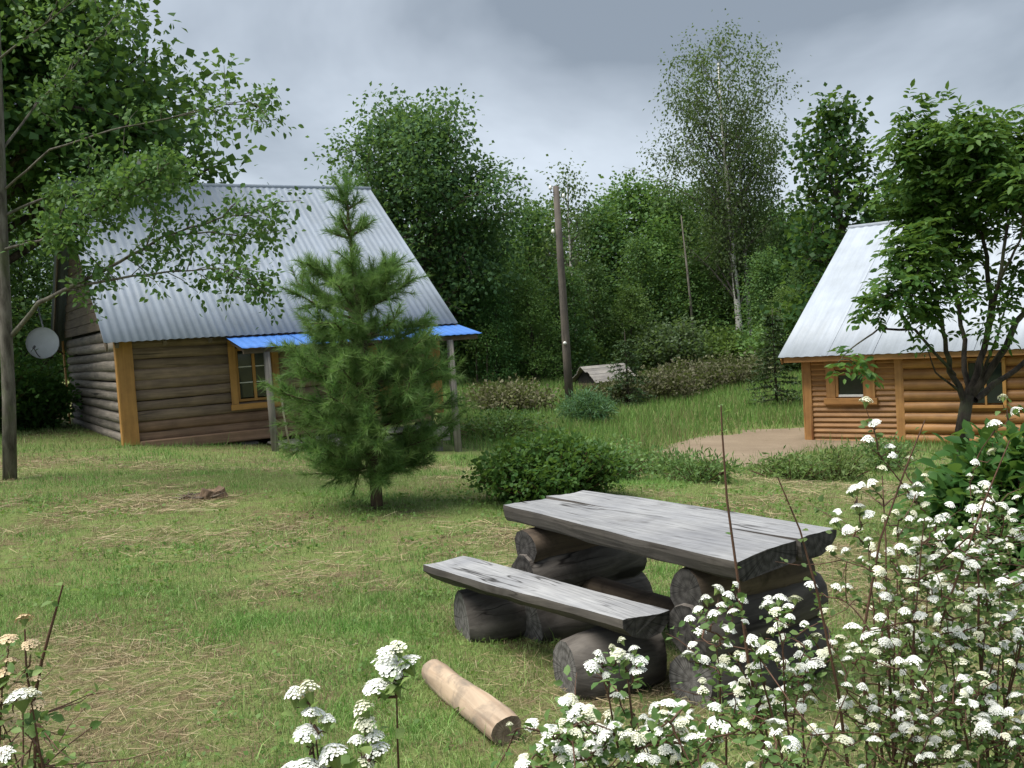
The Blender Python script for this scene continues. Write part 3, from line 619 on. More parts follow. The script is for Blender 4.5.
# ------------------------------------------------------------------ picnic table, firewood log, stump
def build_table():
    zt = .65; Lp, Rp, FR, FL = (at(503, 507, 6.1), at(738, 563, 4.3), at(831, 528, 4.88), at(583, 491, 6.48))
    for v in (Lp, Rp, FR, FL): v.z = 0
    c = (Lp + Rp + FR + FL) / 4; ux = ((Rp - Lp) + (FR - FL)).normalized(); ang = math.atan2(ux.y, ux.x); base = g(c.x, c.y)
    t = thing('picnic_table', 'weathered grey plank picnic table standing on stacked logs', 'picnic table', (c.x, c.y, base), ang)
    Rm = Matrix.Rotation(-ang, 3, 'Z'); loc = lambda v: Rm @ (Vector((v.x, v.y, 0)) - Vector((c.x, c.y, 0)))
    l, r, fr, fl = map(loc, (Lp, Rp, FR, FL)); H = zt - base
    bench = thing('log_bench', 'long weathered plank bench on two log blocks before the picnic table', 'bench', (c.x, c.y, base), ang)
    def plank(name, a0, a1, b0, b1, top, th, seed, nx=14, wane=(.4, .4), mat='table_wood', par=None):
        """a0->a1 one long edge, b0->b1 the other (local xy); rounded wane under both edges"""
        rr = random.Random(seed); V = []; F = []
        prof = [(0.0, 0.0), (-.004, -.012), (-.004, -.35 * th / .09 * .09), (wane[0] * .22, -th * .82), (wane[0] * .5, -th), (1 - wane[1] * .5, -th), (1 - wane[1] * .22, -th * .82), (1.004, -.35 * th), (1.004, -.012), (1.0, 0.0)]
        prof += [(1 - k / 8, 0.0) for k in range(1, 8)]
        n = len(prof)
        for i in range(nx + 1):
            s = i / nx; A = a0.lerp(a1, s); B = b0.lerp(b1, s)
            e = rr.uniform(-.003, .003)
            for k, (q, z) in enumerate(prof):
                p = A.lerp(B, q); wz = .006 * math.sin(s * 5 + q * 4 + seed) + rr.uniform(-.0012, .0012)
                p = p + (A - B).normalized() * (e if q < .3 else -e if q > .7 else 0)
                if i in (0, nx): p = p + (a1 - a0).normalized() * rr.uniform(-.006, .006)
                V.append((p.x, p.y, top + z + wz + (rr.uniform(-.005, .005) if z < -.03 else 0)))
        for i in range(nx):
            for k in range(n): k2 = (k + 1) % n; F.append((i * n + k, i * n + k2, (i + 1) * n + k2, (i + 1) * n + k))
        b = len(V); V += V[:n] + V[nx * n:nx * n + n]; F.append(tuple(b + k for k in reversed(range(n)))); F.append(tuple(b + n + k for k in range(n)))
        ctr = Vector((sum(v[0] for v in V) / len(V), sum(v[1] for v in V) / len(V), top)); me = mesh_py(name, [Vector(v) - ctr for v in V], F, False)
        bm = bmesh.new(); bm.from_mesh(me); bmesh.ops.recalc_face_normals(bm, faces=bm.faces); bm.to_mesh(me); bm.free()
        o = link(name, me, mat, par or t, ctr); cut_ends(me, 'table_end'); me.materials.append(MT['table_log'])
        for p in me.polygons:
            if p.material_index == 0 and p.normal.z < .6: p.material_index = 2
        return o
    ml, mr = l.lerp(fl, .53), r.lerp(fr, .60); dv = (fl - l).normalized() * .002
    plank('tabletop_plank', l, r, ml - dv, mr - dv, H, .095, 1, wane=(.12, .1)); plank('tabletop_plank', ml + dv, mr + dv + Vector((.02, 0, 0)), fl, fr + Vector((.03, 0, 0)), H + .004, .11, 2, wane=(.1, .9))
    # bench plank, a half log
    b1, b2, b3, b4 = [loc(at(*q)) for q in ((423, 564, 6.03), (463, 558, 6.2), (670, 608, 4.74), (622, 617, 4.60))]
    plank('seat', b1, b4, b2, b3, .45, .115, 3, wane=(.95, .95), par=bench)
    # short blocks under the bench; base and stacked support logs under the table
    for k, (q, seed) in enumerate((((455, 634), 11), ((556, 690), 12))):
        A = loc(on_ground(*q)); n_ = Vector((.22, 1, 0)).normalized(); me = log_mesh('leg_block', .5, .185, 14, 7, .12, seed, flat=.95, end_in=.12); me.materials.append(MT['table_log'])
        link('leg_block', me, 'table_log', bench, (A.x + .06, A.y + .02, .14), (0, 0, math.atan2(n_.y, n_.x))); cut_ends(me, 'cut_face_grey')
    for k, (xe, seed) in enumerate(((l.x * .5 + fl.x * .5 + .30, 11), (r.x * .5 + fr.x * .5 - .30, 12))):
        me = log_mesh('base_log', .84, .185, 14, 8, .14, seed, flat=.9, end_in=.12); me.materials.append(MT['table_log']); link('base_log', me, 'table_log', t, (xe, -.37, .13), (0, 0, PI / 2)); cut_ends(me, 'cut_face_grey')
        me = log_mesh('support_log', .86, .16, 14, 8, .16, seed + 5, end_in=.18); me.materials.append(MT['table_log']); link('support_log', me, 'table_log', t, (xe, -.38, .38), (0, 0, PI / 2)); cut_ends(me, 'table_end')
        me = log_mesh('support_log', .74, .13, 14, 8, .13, seed + 9, end_in=.06, flat=.85); me.materials.append(MT['table_log_warm']); link('support_log', me, 'table_log_warm', t, (xe, -.36, .56), (0, 0, PI / 2)); cut_ends(me, 'table_end')
        if k == 0: x_first = xe
        else:
            me = log_mesh('stringer', xe - x_first, .075, 12, 6, .06, 77); me.materials.append(MT['table_log_warm']); link('stringer', me, 'table_log_warm', t, (x_first, .02, .27)); cut_ends(me, 'table_end')
build_table()
def build_firewood():
    a = on_ground(434, 682); b = on_ground(507, 745); r = .068
    a.z += r * .9; b.z += r * .8; d = b - a
    me = log_mesh('firewood_log', d.length, r, 16, 12, .13, 5, end_in=.05, taper=-.08); me.materials.append(MT['peeled_log'])
    o = link('firewood_log', me, None, None, a); o.rotation_euler = d.to_track_quat('X', 'Z').to_euler(); cut_ends(me, 'cut_face')
    tag(o, 'short peeled pale log lying in the grass before the bench', 'log')
build_firewood()
def build_stump():
    p = on_ground(212, 498); t = thing('tree_stump', 'low broken rotten stump in the lawn', 'stump', p)
    rr = random.Random(3)
    def lump(n, m, rad, hgt, jag):
        V = []; F = []
        for k in range(4):
            for j in range(n):
                a = 2 * PI * j / n; q = rad * (1.25 - .35 * k / 3) * (1 + .2 * math.sin(3 * a + 1) + rr.uniform(-.1, .1))
                V.append((q * math.cos(a), q * math.sin(a) * .8, -.05 + hgt * k / 3 + (jag * (math.sin(2 * a) + rr.uniform(-.6, .6)) if k == 3 else 0)))
        V.append((0, 0, hgt * .55))
        for k in range(3):
            for j in range(n): F.append((k * n + j, k * n + (j + 1) % n, (k + 1) * n + (j + 1) % n, (k + 1) * n + j))
        for j in range(n): F.append((3 * n + j, 3 * n + (j + 1) % n, 4 * n))
        return mesh_py('stub', V, F, False)
    link('stub', lump(22, 4, .14, .15, .025), 'stump_wood', t)
    link('root', lump(16, 4, .15, .10, .05), 'stump_wood', t, (-.22, .02, -.02))
    q = Tubes()
    for k in range(60):
        a = rr.uniform(0, 6.28); c_ = Vector((rr.uniform(-.4, .1), rr.uniform(-.15, .15), .03)); dd = Vector((math.cos(a), math.sin(a) * .6, rr.uniform(-.1, .3))) * rr.uniform(.08, .2); q.add([c_, c_ + dd], [.007, .004], 5)
    q.obj('twigs', 'dead_twig', t)
build_stump()

# ------------------------------------------------------------------ utility pole, plank shed
def build_pole():
    p = on_ground(570, 408); H = 7.45
    t = thing('utility_pole', 'tall bare wooden utility pole standing in the meadow', 'utility pole', p)
    q = Tubes(); q.add([(0, 0, -.3), (0, 0, 2), (-.01, 0, 5), (-.02, 0, H)], [.145, .14, .12, .10], 12); q.obj('mast', 'pole_wood', t)
    for s, z in ((-1, H - .15), (1, H - .45), (-1, H - 1.6)):
        q = Tubes(); q.add([(s * .1, -.04, z - .06), (s * .2, -.05, z - .06), (s * .21, -.05, z + .08)], .014, 6); hk = q.obj('hook', 'steel', t)
        q = Tubes(); q.add([(s * .21, -.05, z + .04), (s * .21, -.05, z + .1), (s * .21, -.05, z + .18)], [.05, .06, .03], 8); q.obj('insulator', 'ceramic', hk)
    q = Tubes(); q.add([(-.05, -.15, 2.2), (-.05, -.19, 2.2)], .06, 8); q.obj('tag_plate', 'ceramic', t)
build_pole()
def build_shed():
    p = on_ground(605, 388); t = thing('plank_shed', 'low weathered shed roof of grey planks in the meadow', 'shed', p, .55); t.scale = (1, 1, .78)
    box('wall', -.95, .95, -.8, .8, -.1, .35, 'old_board', t, .01)
    V = [(-.95, -.8, .352), (.95, -.8, .352), (.95, .8, .352), (-.95, .8, .352), (-.95, 0, 1.15), (.95, 0, 1.15)]
    link('gable', mesh_py('gable', V, [(0, 4, 3), (1, 2, 5), (0, 1, 5, 4), (2, 3, 4, 5)], False), 'dark_void', t)
    rr = random.Random(5); sl = math.atan2(.82, .95); W = math.hypot(.82, .95)
    for s in (-1, 1):
        for i in range(6):
            k = (i + .5) / 6; link('roof_plank', box_mesh('roof_plank', 2.25 + rr.uniform(-.1, .1), W / 6 * 1.06, .03, .004), 'grey_plank', t, (rr.uniform(-.04, .04), s * (-.95 + .95 * k) * 1, .37 + .82 * k + .02 + .012 * (i % 2)), (sl * s, 0, 0))
build_shed()

# ------------------------------------------------------------------ young pine
def build_pine():
    rng = np.random.default_rng(21); p = on_ground(377, 509); H = 3.62
    t = thing('pine_tree', 'young long needled pine on the lawn before the log house', 'pine', p)
    T = Tubes(); axis = lambda z: Vector((.02 * math.sin(z * 1.5) - .02 * z, .02 * math.sin(z * 1.1), z))
    zs = np.linspace(-.05, H - .25, 12); T.add([axis(z) for z in zs], [.068 * (1 - .88 * z / H) for z in zs], 9)
    shoots = []
    whorls = [(.42, .62, 10), (.62, .84, 11), (.84, .92, 12), (1.06, .95, 12), (1.30, .92, 11), (1.55, .80, 11), (1.80, .72, 10), (2.06, .66, 10), (2.30, .52, 8), (2.92, .34, 4), (3.2, .16, 2)]
    for z, R, n in whorls:
        off = rng.uniform(0, 6.28)
        for k in range(n):
            az = off + 2 * PI * k / n + rng.uniform(-.3, .3); r = R * .92 * rng.uniform(.75, 1.1); s = axis(z + rng.uniform(-.06, .06)); rise = (.05 if z < .5 else .22 if z < .9 else .34) if z < 2 else .6
            e = s + Vector((math.cos(az) * r, math.sin(az) * r, r * rise * rng.uniform(.5, 1.2))); m = s.lerp(e, .55) + Vector((0, 0, -.06 * r))
            T.add([s, m, e], [.018, .012, .006], 5, False)
            for j in range(15 if z < 2.6 else 3):
                a = .2 + .8 * (j + 1) / 15; q = s.lerp(m, a / .55) if a < .55 else m.lerp(e, (a - .55) / .45)
                d = (e - s).normalized() + Vector(rng.normal(size=3)) * .55 + Vector((0, 0, .35)); d.normalize(); l = rng.uniform(.10, .24) * (1 if j < 14 else 1.2)
                q2 = q + d * l; T.add([q, q2], [.005, .003], 3, False); shoots.append((q, q2))
            shoots.append((m, e))
    top = axis(H); shoots.append((axis(H - .28), top)); shoots += [(axis(H - .3), axis(H - .3) + Vector((math.cos(a) * .16, math.sin(a) * .16, .2))) for a in (0, 1.3, 2.5, 3.8, 5)]
    for z in np.arange(2.35, H - .2, .09):
        for a in rng.uniform(0, 6.28, 2): shoots.append((axis(z), axis(z) + Vector((math.cos(a) * .07, math.sin(a) * .07, .12))))
    # candle shoots standing up over the crown
    for k in range(50):
        q = shoots[int(rng.integers(0, len(shoots) - 8))][1]; shoots.append((q, q + Vector((rng.uniform(-.03, .03), rng.uniform(-.03, .03), rng.uniform(.08, .17)))))
    T.obj('trunk', 'bark_pine', t)
    A = np.array([tuple(s[0]) for s in shoots]); B = np.array([tuple(s[1]) for s in shoots]); per = 72; n = len(A)
    u = rng.random((n, per, 1)) ** .8; P = A[:, None] + (B - A)[:, None] * u; ax = unit(B - A)[:, None]
    D = unit(ax * 1.0 + rng.normal(size=(n, per, 3)) * .62); ln = rng.uniform(.085, .16, (n, per, 1)); sd = unit(np.cross(D, rng.normal(size=(n, per, 3)))) * .003
    bend = np.zeros_like(D); bend[..., 2] = -.012
    V = np.stack([P - sd, P + sd, P + D * ln + bend], 2).reshape(-1, 3); rn = np.repeat((rng.random((n, 1)) * .6 + rng.random((n, per)) * .4).ravel(), 3)
    o = link('needles', mesh_np('needles', V, np.arange(len(V)), 3, rn), 'needle_pine', t); o['kind'] = 'stuff'
build_pine()
def spruce(loc, H, R, label, seed, brown=0):
    rng = np.random.default_rng(seed); t = thing('spruce_tree', label, 'spruce', loc, 0, None); T = Tubes(); T.add([(0, 0, -.1), (0, 0, H * .6), (0, 0, H)], [.05, .03, .008], 6); A = []; B = []
    for i in range(int(H * 7)):
        z = .12 + (H - .2) * i / (H * 7); r = R * (1 - z / H) ** .85
        for k in range(7):
            a = rng.uniform(0, 6.28); q = r * rng.uniform(.7, 1.15); s = Vector((0, 0, z)); e = s + Vector((math.cos(a) * q, math.sin(a) * q, -.12 * q)); T.add([s, e], [.012, .004], 3, False)
            for j in range(5):
                f = .3 + .7 * j / 4; b = s.lerp(e, f); d = Vector((math.cos(a) + rng.normal() * .5, math.sin(a) + rng.normal() * .5, -.15)).normalized() * rng.uniform(.1, .2); A.append(tuple(b)); B.append(tuple(b + d))
    T.obj('trunk', 'bark_dark', t); A = np.array(A); B = np.array(B); n = len(A); per = 5
    P = (A[:, None] + (B - A)[:, None] * rng.random((n, per, 1))).reshape(-1, 3); D = np.repeat(unit(B - A), per, 0) + rng.normal(size=(n * per, 3)) * .5
    leaves('needles', P, D, rng.uniform(.08, .15, n * per), 'needle_spruce', t, .16, rng.random(n * per), rng)
spruce(on_ground(629, 408), 2.55, .85, 'small dark spruce in front of the weathered plank shed', 31)
spruce(on_ground(777, 407), 3.0, .85, 'small dark spruce beside the orange cabin', 32)
spruce(on_ground(684, 372), 2.2, .7, 'tiny spruce near the forest edge left of the white birch', 33)

# ------------------------------------------------------------------ big background trees
q = on_ground(428, 392)
tree('aspen_tree', 'tall dense round crowned tree rising behind the log house roof', 'tree', (at(425, 380, 46).x, 46, g(-4, 46)), 12.3, .32, lambda t: 3.7 * max(.1, (1 - (abs(t - .42) / .62) ** 2.4)) ** .5 if t < .99 else .6, 2.2, 'leaf_aspen', 'bark_grey', 51, size=.21, per=46, spread=.46, nl=58, nsec=7, seglen=.55, sides=8)
for i, (px, dx, H, lab) in enumerate(((742, 0, 17.6, 'tall slender birch with white trunk and airy crown'), (753, .3, 13.0, 'thinner birch trunk growing close behind the tall slender birch'))):
    b = at(px, 360, 54 + i * .8); tree('birch_tree', lab, 'birch', (b.x, 54 + i * .8, g(b.x, 54)), H - .3, .2 - .05 * i, (lambda t, i=i: (3.5 - i) * (max(.05, 1 - (abs(t - .5) / .54) ** 2.2)) ** .5 * (.8 + .3 * math.sin(t * 17))), 5.2, 'leaf_birch', 'bark_birch', 61 + i, size=.17, per=30, spread=.32, limbm='bark_grey', nl=46 - 12 * i, nsec=6, seglen=.5, sides=9, droop=.9, flat=1.4, sparse=.8, lean=(-.25, 0), wob=.006, up=.7, wid=.3)
b = at(850, 300, 34); tree('maple_tree', 'dark leafy maple top rising behind the cabin roof', 'maple', (b.x, 34, g(b.x, 34)), 9.7, .22, oval(1.9, .3), 2.0, 'leaf_maple', 'bark_dark', 71, size=.21, per=20, spread=.3, nl=30, nsec=6, seglen=.4, wid=.45)
b = at(925, 300, 37); tree('maple_tree', 'lower dark maple behind the cabin ridge, mostly hidden', 'maple', (b.x, 37, g(b.x, 37)), 7.6, .22, oval(2.6, .3), 1.2, 'leaf_maple', 'bark_dark', 72, size=.21, per=20, spread=.32, nl=30, nsec=6, seglen=.4, wid=.45)
b = at(578, 350, 50); tree('birch_tree', 'feathery young birch top just right of the utility pole', 'birch', (b.x, 50, g(b.x, 50)), 10.2, .13, oval(1.7, .3), 2.5, 'leaf_birch', 'bark_birch', 73, size=.17, per=16, spread=.3, limbm='bark_grey', nl=28, nsec=5, seglen=.45, droop=.8, flat=1.3, sparse=.7, wob=.01)

# forest edge: a few model trees, copied one by one
protos = []
for i, (H, R, z0, lm, s) in enumerate(((9.6, 2.5, .8, 'leaf_forest', .30), (10.4, 2.3, 1.0, 'leaf_forest', .28), (8.8, 2.7, .5, 'leaf_forest_light', .28), (9.8, 2.0, .8, 'leaf_forest', .26), (8.4, 2.2, .4, 'leaf_forest_light', .26))):
    protos.append(tree('forest_tree', 'x', 'tree', (0, 0, 0), H, .14, oval(R, .32), z0, lm, 'bark_dark', 90 + i, size=s * .72, per=28, spread=.42, nl=34, nsec=6, seglen=.5))
LBL = {'a': ('leafy forest tree between the round crowned tree and the utility pole', 'forest edge left of the pole'),
       'b': ('leafy forest tree in the row behind the plank shed, right of the pole', 'forest edge behind the shed'),
       'c': ('leafy forest tree in the row between the birch and the orange cabin', 'forest edge right of the birch'),
       'd': ('leafy forest tree peeking over behind the orange cabin and the elder', 'trees behind the cabin'),
       'e': ('leafy tree behind the log house at the far left edge', 'trees left of the log house')}
# px of trunk, depth, top py, zone
FT = [(478, 50, 228, 'a'), (505, 55, 222, 'a'), (530, 52, 212, 'a'), (548, 60, 203, 'a'), (452, 47, 262, 'a'), (494, 44, 285, 'a'), (535, 45, 280, 'a'), (462, 60, 215, 'a'),
      (600, 58, 205, 'b'), (618, 62, 190, 'b'), (640, 60, 186, 'b'), (662, 64, 188, 'b'), (686, 60, 196, 'b'), (706, 66, 186, 'b'), (728, 62, 200, 'b'), (598, 50, 262, 'b'), (650, 54, 240, 'b'), (690, 55, 255, 'b'), (632, 50, 285, 'b'), (566, 47, 270, 'b'), (672, 57, 222, 'b'),
      (770, 62, 202, 'c'), (792, 58, 212, 'c'), (815, 62, 205, 'c'), (838, 56, 226, 'c'), (775, 50, 252, 'c'), (806, 48, 258, 'c'), (755, 56, 262, 'c'), (790, 44, 290, 'c'),
      (880, 50, 222, 'd'), (935, 48, 210, 'd'), (990, 50, 205, 'd'), (1040, 48, 210, 'd'),
      (20, 40, 200, 'e'), (-40, 38, 150, 'e'), (70, 44, 225, 'e')]
used = set()
for i, (px, Y, ty, zn) in enumerate(FT):
    k = [0, 1, 2, 3, 4][(i * 3 + i // 5) % 5]; pr = protos[k]; b = at(px, 350, Y); z = g(b.x, Y); top = at(px, ty, Y).z; H = (9.6, 10.4, 8.8, 9.8, 8.4)[k]; sc = (top - z) / H * random.uniform(.97, 1.03)
    loc = (b.x, Y, z - .05); rz = random.uniform(0, 6.28); w = sc * random.uniform(.95, 1.2)
    if k not in used: used.add(k); pr.location = loc; pr.rotation_euler = (0, 0, rz); pr.scale = (w, w, sc); pr['label'], pr['group'] = LBL[zn]
    else: dup(pr, loc, rz, (w, w, sc), *LBL[zn])
def far_wood():
    rng = np.random.default_rng(5); cl = []
    for i in range(70):
        Y = rng.uniform(70, 95); X = rng.uniform(-70, 75); H = rng.uniform(7, 10.5)
        if -34 < X / Y * 60 < -9: H *= .55
        k = 150; t = rng.random(k); a = rng.uniform(0, 6.28, k); R = 3.2 * np.sin(np.pi * (.2 + .8 * t)) ** .7 * np.sqrt(rng.uniform(.3, 1, k)); cl.append(np.stack([X + R * np.cos(a), Y + R * np.sin(a), g(X, Y) + t * H], -1))
    P, D, S, rn = clusters_to_leaves(np.concatenate(cl), 7, .5, .5, rng)
    o = leaves('distant_forest', P, D, S, 'leaf_forest', None, .4, rn, rng); tag(o, 'dark green mass of far forest behind the front row of trees', 'forest', None, 'stuff')
far_wood()
# thin bare trunk and two saplings
b = on_ground(696, 366); T = Tubes(); T.add([b, b + Vector((-.1, 0, 3.5)), b + Vector((-.35, 0, 8.0))], [.09, .07, .03], 7)
tag(T.obj('dead_trunk', 'bark_grey', None), 'thin bare pale trunk standing against the dark forest', 'dead tree')
for i, px in enumerate((478, 488)):
    b = on_ground(px, 388); tree('sapling', ('thin sapling at the right end of the blue canopy', 'second thin sapling just right of the blue canopy end')[i], 'sapling', b, 2.6, .045, oval(.55, .3), 1.5, 'leaf_forest_light', 'bark_dark', 140 + i, size=.11, per=8, spread=.16, nl=10, nsec=3, seglen=.25)

# ------------------------------------------------------------------ shrubs in the meadow
def shrub(name, label, cat, loc, R, H, leafm, stem, seed, size, per=10, n=60, spread=.12, group=None, sq=1.0, wid=.33, up=.6, hi=False):
    rng = np.random.default_rng(seed); t = thing(name, label, cat, loc, 0, group); T = Tubes(); cl = []
    for i in range(n):
        a = rng.uniform(0, 6.28); f = math.sqrt(rng.random()); r = R * f; h = H * math.sqrt(max(.05, 1 - .8 * f * f)) * rng.uniform(.75, 1.05)
        e = Vector((math.cos(a) * r, math.sin(a) * r * sq, h)); s = Vector((math.cos(a) * r * .25, math.sin(a) * r * .25 * sq, -.05)); m = s.lerp(e, .5) + Vector((0, 0, .1 * h)); T.add([s, m, e], [.012, .008, .003], 4, False)
        for k in range(5): f2 = .25 + .75 * k / 4; cl.append(tuple(s.lerp(m, f2 * 2) if f2 < .5 else m.lerp(e, f2 * 2 - 1)))
    T.obj('stems', stem, t); P, D, S, rn = clusters_to_leaves(np.array(cl), per, spread, size, rng, -.1); P[:, 2] = np.maximum(P[:, 2], .02)
    leaves('leaves', P, D, S, leafm, t, wid, rn, rng, up=up, hi=hi); return t
b = on_ground(552, 500); shrub('leafy_bush', 'dense dark green bush behind the picnic table', 'bush', b, .80, .68, 'leaf_bush', 'red_stem', 201, .058, 18, 200, .075, hi=True)
b = on_ground(610, 480); shrub('leafy_bush', 'looser yellowish green bush just right of the dense dark bush', 'bush', b, .62, .48, 'leaf_spirea', 'red_stem', 202, .06, 9, 60, .09)
b = on_ground(500, 440); shrub('leafy_bush', 'pale green wild bush at the corner of the porch', 'bush', b, 1.3, .62, 'leaf_aldr', 'red_stem', 203, .08, 9, 90, .13)
b = on_ground(586, 424); shrub('tall_grass_clump', 'bluish green feathery clump at the foot of the utility pole', 'grass clump', b, .75, .85, 'grass_blue', 'red_stem', 204, .20, 12, 90, .08, wid=.06, up=0)
for i, (px, py, R, H, lb) in enumerate(((508, 412, 1.6, .95, 'brownish dry shrub left of the utility pole'), (660, 400, 1.7, 1.1, 'brown dry shrub right of the small spruce by the shed'), (690, 393, 1.6, 1.15, 'brownish shrub in the middle of the meadow, near tiny spruce'), (735, 385, 1.9, 1.2, 'brown shrub at the foot of the white birch'), (612, 406, .9, .7, 'brownish low shrub below the plank shed'))):
    shrub('dry_shrub', lb, 'shrub', on_ground(px, py), R, H, 'shrub_brown', 'dead_twig', 210 + i, .13, 9, 90, .16, 'brown shrubs in the meadow')
for i, (px, py, R, H, lb) in enumerate(((672, 372, 2.0, 2.6, 'grey green willow bush at the forest edge left of the birch'), (640, 366, 1.8, 2.0, 'low willow bush behind the small spruce'), (560, 378, 2.2, 1.9, 'green bush at the forest edge behind the utility pole'), (520, 380, 2.4, 2.0, 'green bush at the forest edge left of the utility pole'), (480, 382, 2.0, 2.2, 'green bush at the forest edge behind the blue canopy'), (790, 372, 2.2, 2.4, 'green bush at the forest edge beside the cabin roof'), (606, 368, 2.2, 1.7, 'green bush behind the plank shed'), (720, 366, 1.8, 1.9, 'green bush directly left of the birch trunk'))):
    shrub('willow_bush', lb, 'bush', on_ground(px, py), R, H, 'leaf_willow' if i < 2 else 'leaf_forest_light', 'dead_twig', 220 + i, .2, 10, 90, .26, 'bushes along the forest edge')
b = on_ground(30, 428); shrub('leafy_bush', 'tall dark green bush under the satellite dish', 'bush', b, .95, 1.15, 'leaf_bush', 'red_stem', 205, .12, 14, 120, .16)
b = on_ground(-45, 436); shrub('leafy_bush', 'dark green bush at the left picture edge behind the thin trunk', 'bush', b, 1.6, 2.0, 'leaf_bush', 'red_stem', 206, .12, 12, 120, .18)

# ------------------------------------------------------------------ left: dark maple and pale green alder with long branches
tree('maple_tree', 'big dark leaved maple overhanging the left end of the house roof', 'maple', (-12.6, 23, g(-12.6, 23)), 13.8, .3, oval(5.9, .36), 5.4, 'leaf_maple', 'bark_dark', 81, size=.2, per=40, spread=.44, nl=60, nsec=7, seglen=.42, wid=.48, sides=9)
def limb_tree(name, label, cat, base, trunk, limbs, leafm, barkm, seed, size, per, twig, spread, dens=6.0, wid=.33, tr=(.1, .07), compound=False, droop=.3, tube_sides=8, start=.22):
    """trunk and limbs given as world polylines with radii; twigs and leaves grow from them"""
    rng = np.random.default_rng(seed); t = thing(name, label, cat, base); T = Tubes(); cl = []; B0 = Vector(base)
    T.add(trunk, list(np.linspace(tr[0], tr[1], len(trunk))), tube_sides + 3)
    for pts, r0, dn in limbs:
        n = len(pts); fine = []
        for i in range(n - 1):
            for k in range(4): fine.append(pts[i].lerp(pts[i + 1], k / 4) + Vector(rng.normal(size=3)) * r0 * .25)
        fine.append(pts[-1]); fine[0] = pts[0]; m = len(fine); T.add(fine, [max(.004, r0 * (1 - .85 * i / (m - 1))) for i in range(m)], tube_sides, False)
        ln = sum((fine[i + 1] - fine[i]).length for i in range(m - 1)); cnt = int(ln * dens * dn)
        for c_ in range(cnt):
            a = rng.uniform(start, 1) * (m - 1); i = min(m - 2, int(a)); q = fine[i].lerp(fine[i + 1], a - i); ax = (fine[i + 1] - fine[i]).normalized()
            d = (ax * .7 + Vector(rng.normal(size=3)) * .65 + Vector((0, 0, .05))).normalized(); l = twig * rng.uniform(.4, 1.0); q2 = q + d * l + Vector((0, 0, -.08 * l)); q1 = q.lerp(q2, .5) + Vector((0, 0, .07 * l))
            T.add([q, q1, q2], [r0 * .2 + .0025, r0 * .12 + .0028, .0026], 4, False)
            for f in (.35, .55, .75, .9, 1.0): cl.append(tuple((q.lerp(q1, f * 2) if f < .5 else q1.lerp(q2, f * 2 - 1)) + Vector(rng.normal(size=3)) * .02))
        cl.append(tuple(pts[-1]))
    T.obj('trunk', barkm, t, base); cl = np.array(cl) - np.array(tuple(B0))
    if not compound: P, D, S, rn = clusters_to_leaves(cl, per, spread, size, rng, droop, .9)
    else:
        k = len(cl); a = rng.normal(size=(k, per, 3)); a[..., 2] = a[..., 2] * .5 - .15; a = unit(a); st = cl[:, None] + rng.normal(size=(k, per, 3)) * spread; n7 = 7
        sd = unit(np.cross(a, np.array([0, 0, 1.0]) + rng.normal(size=(k, per, 3)) * .2)); P = []; D = []
        for j in range(n7):
            row = j // 2; s = -1 if j % 2 else 1; pos = st + a * (size * (.5 + row * .55)); pos = pos + np.array([0, 0, -.06]) * size * row * row
            P.append(pos); D.append((a * .6 + sd * s * 1.0 if j < 6 else a) + np.array([0, 0, -.25]))
        P = np.stack(P, 2).reshape(-1, 3); D = np.stack(D, 2).reshape(-1, 3); S = size * rng.uniform(.75, 1.2, len(P)); rn = np.repeat(rng.random(k * per) * .8, n7) + rng.random(len(P)) * .2
    leaves('crown', P, D, S, leafm, t, wid, rn, rng, up=.9 if compound else .5, hi=True); return t
def PL(Y, *pts): return [at(p[0], p[1], Y if len(p) < 3 else p[2]) for p in pts]
b = on_ground(10, 480); Y0 = b.y
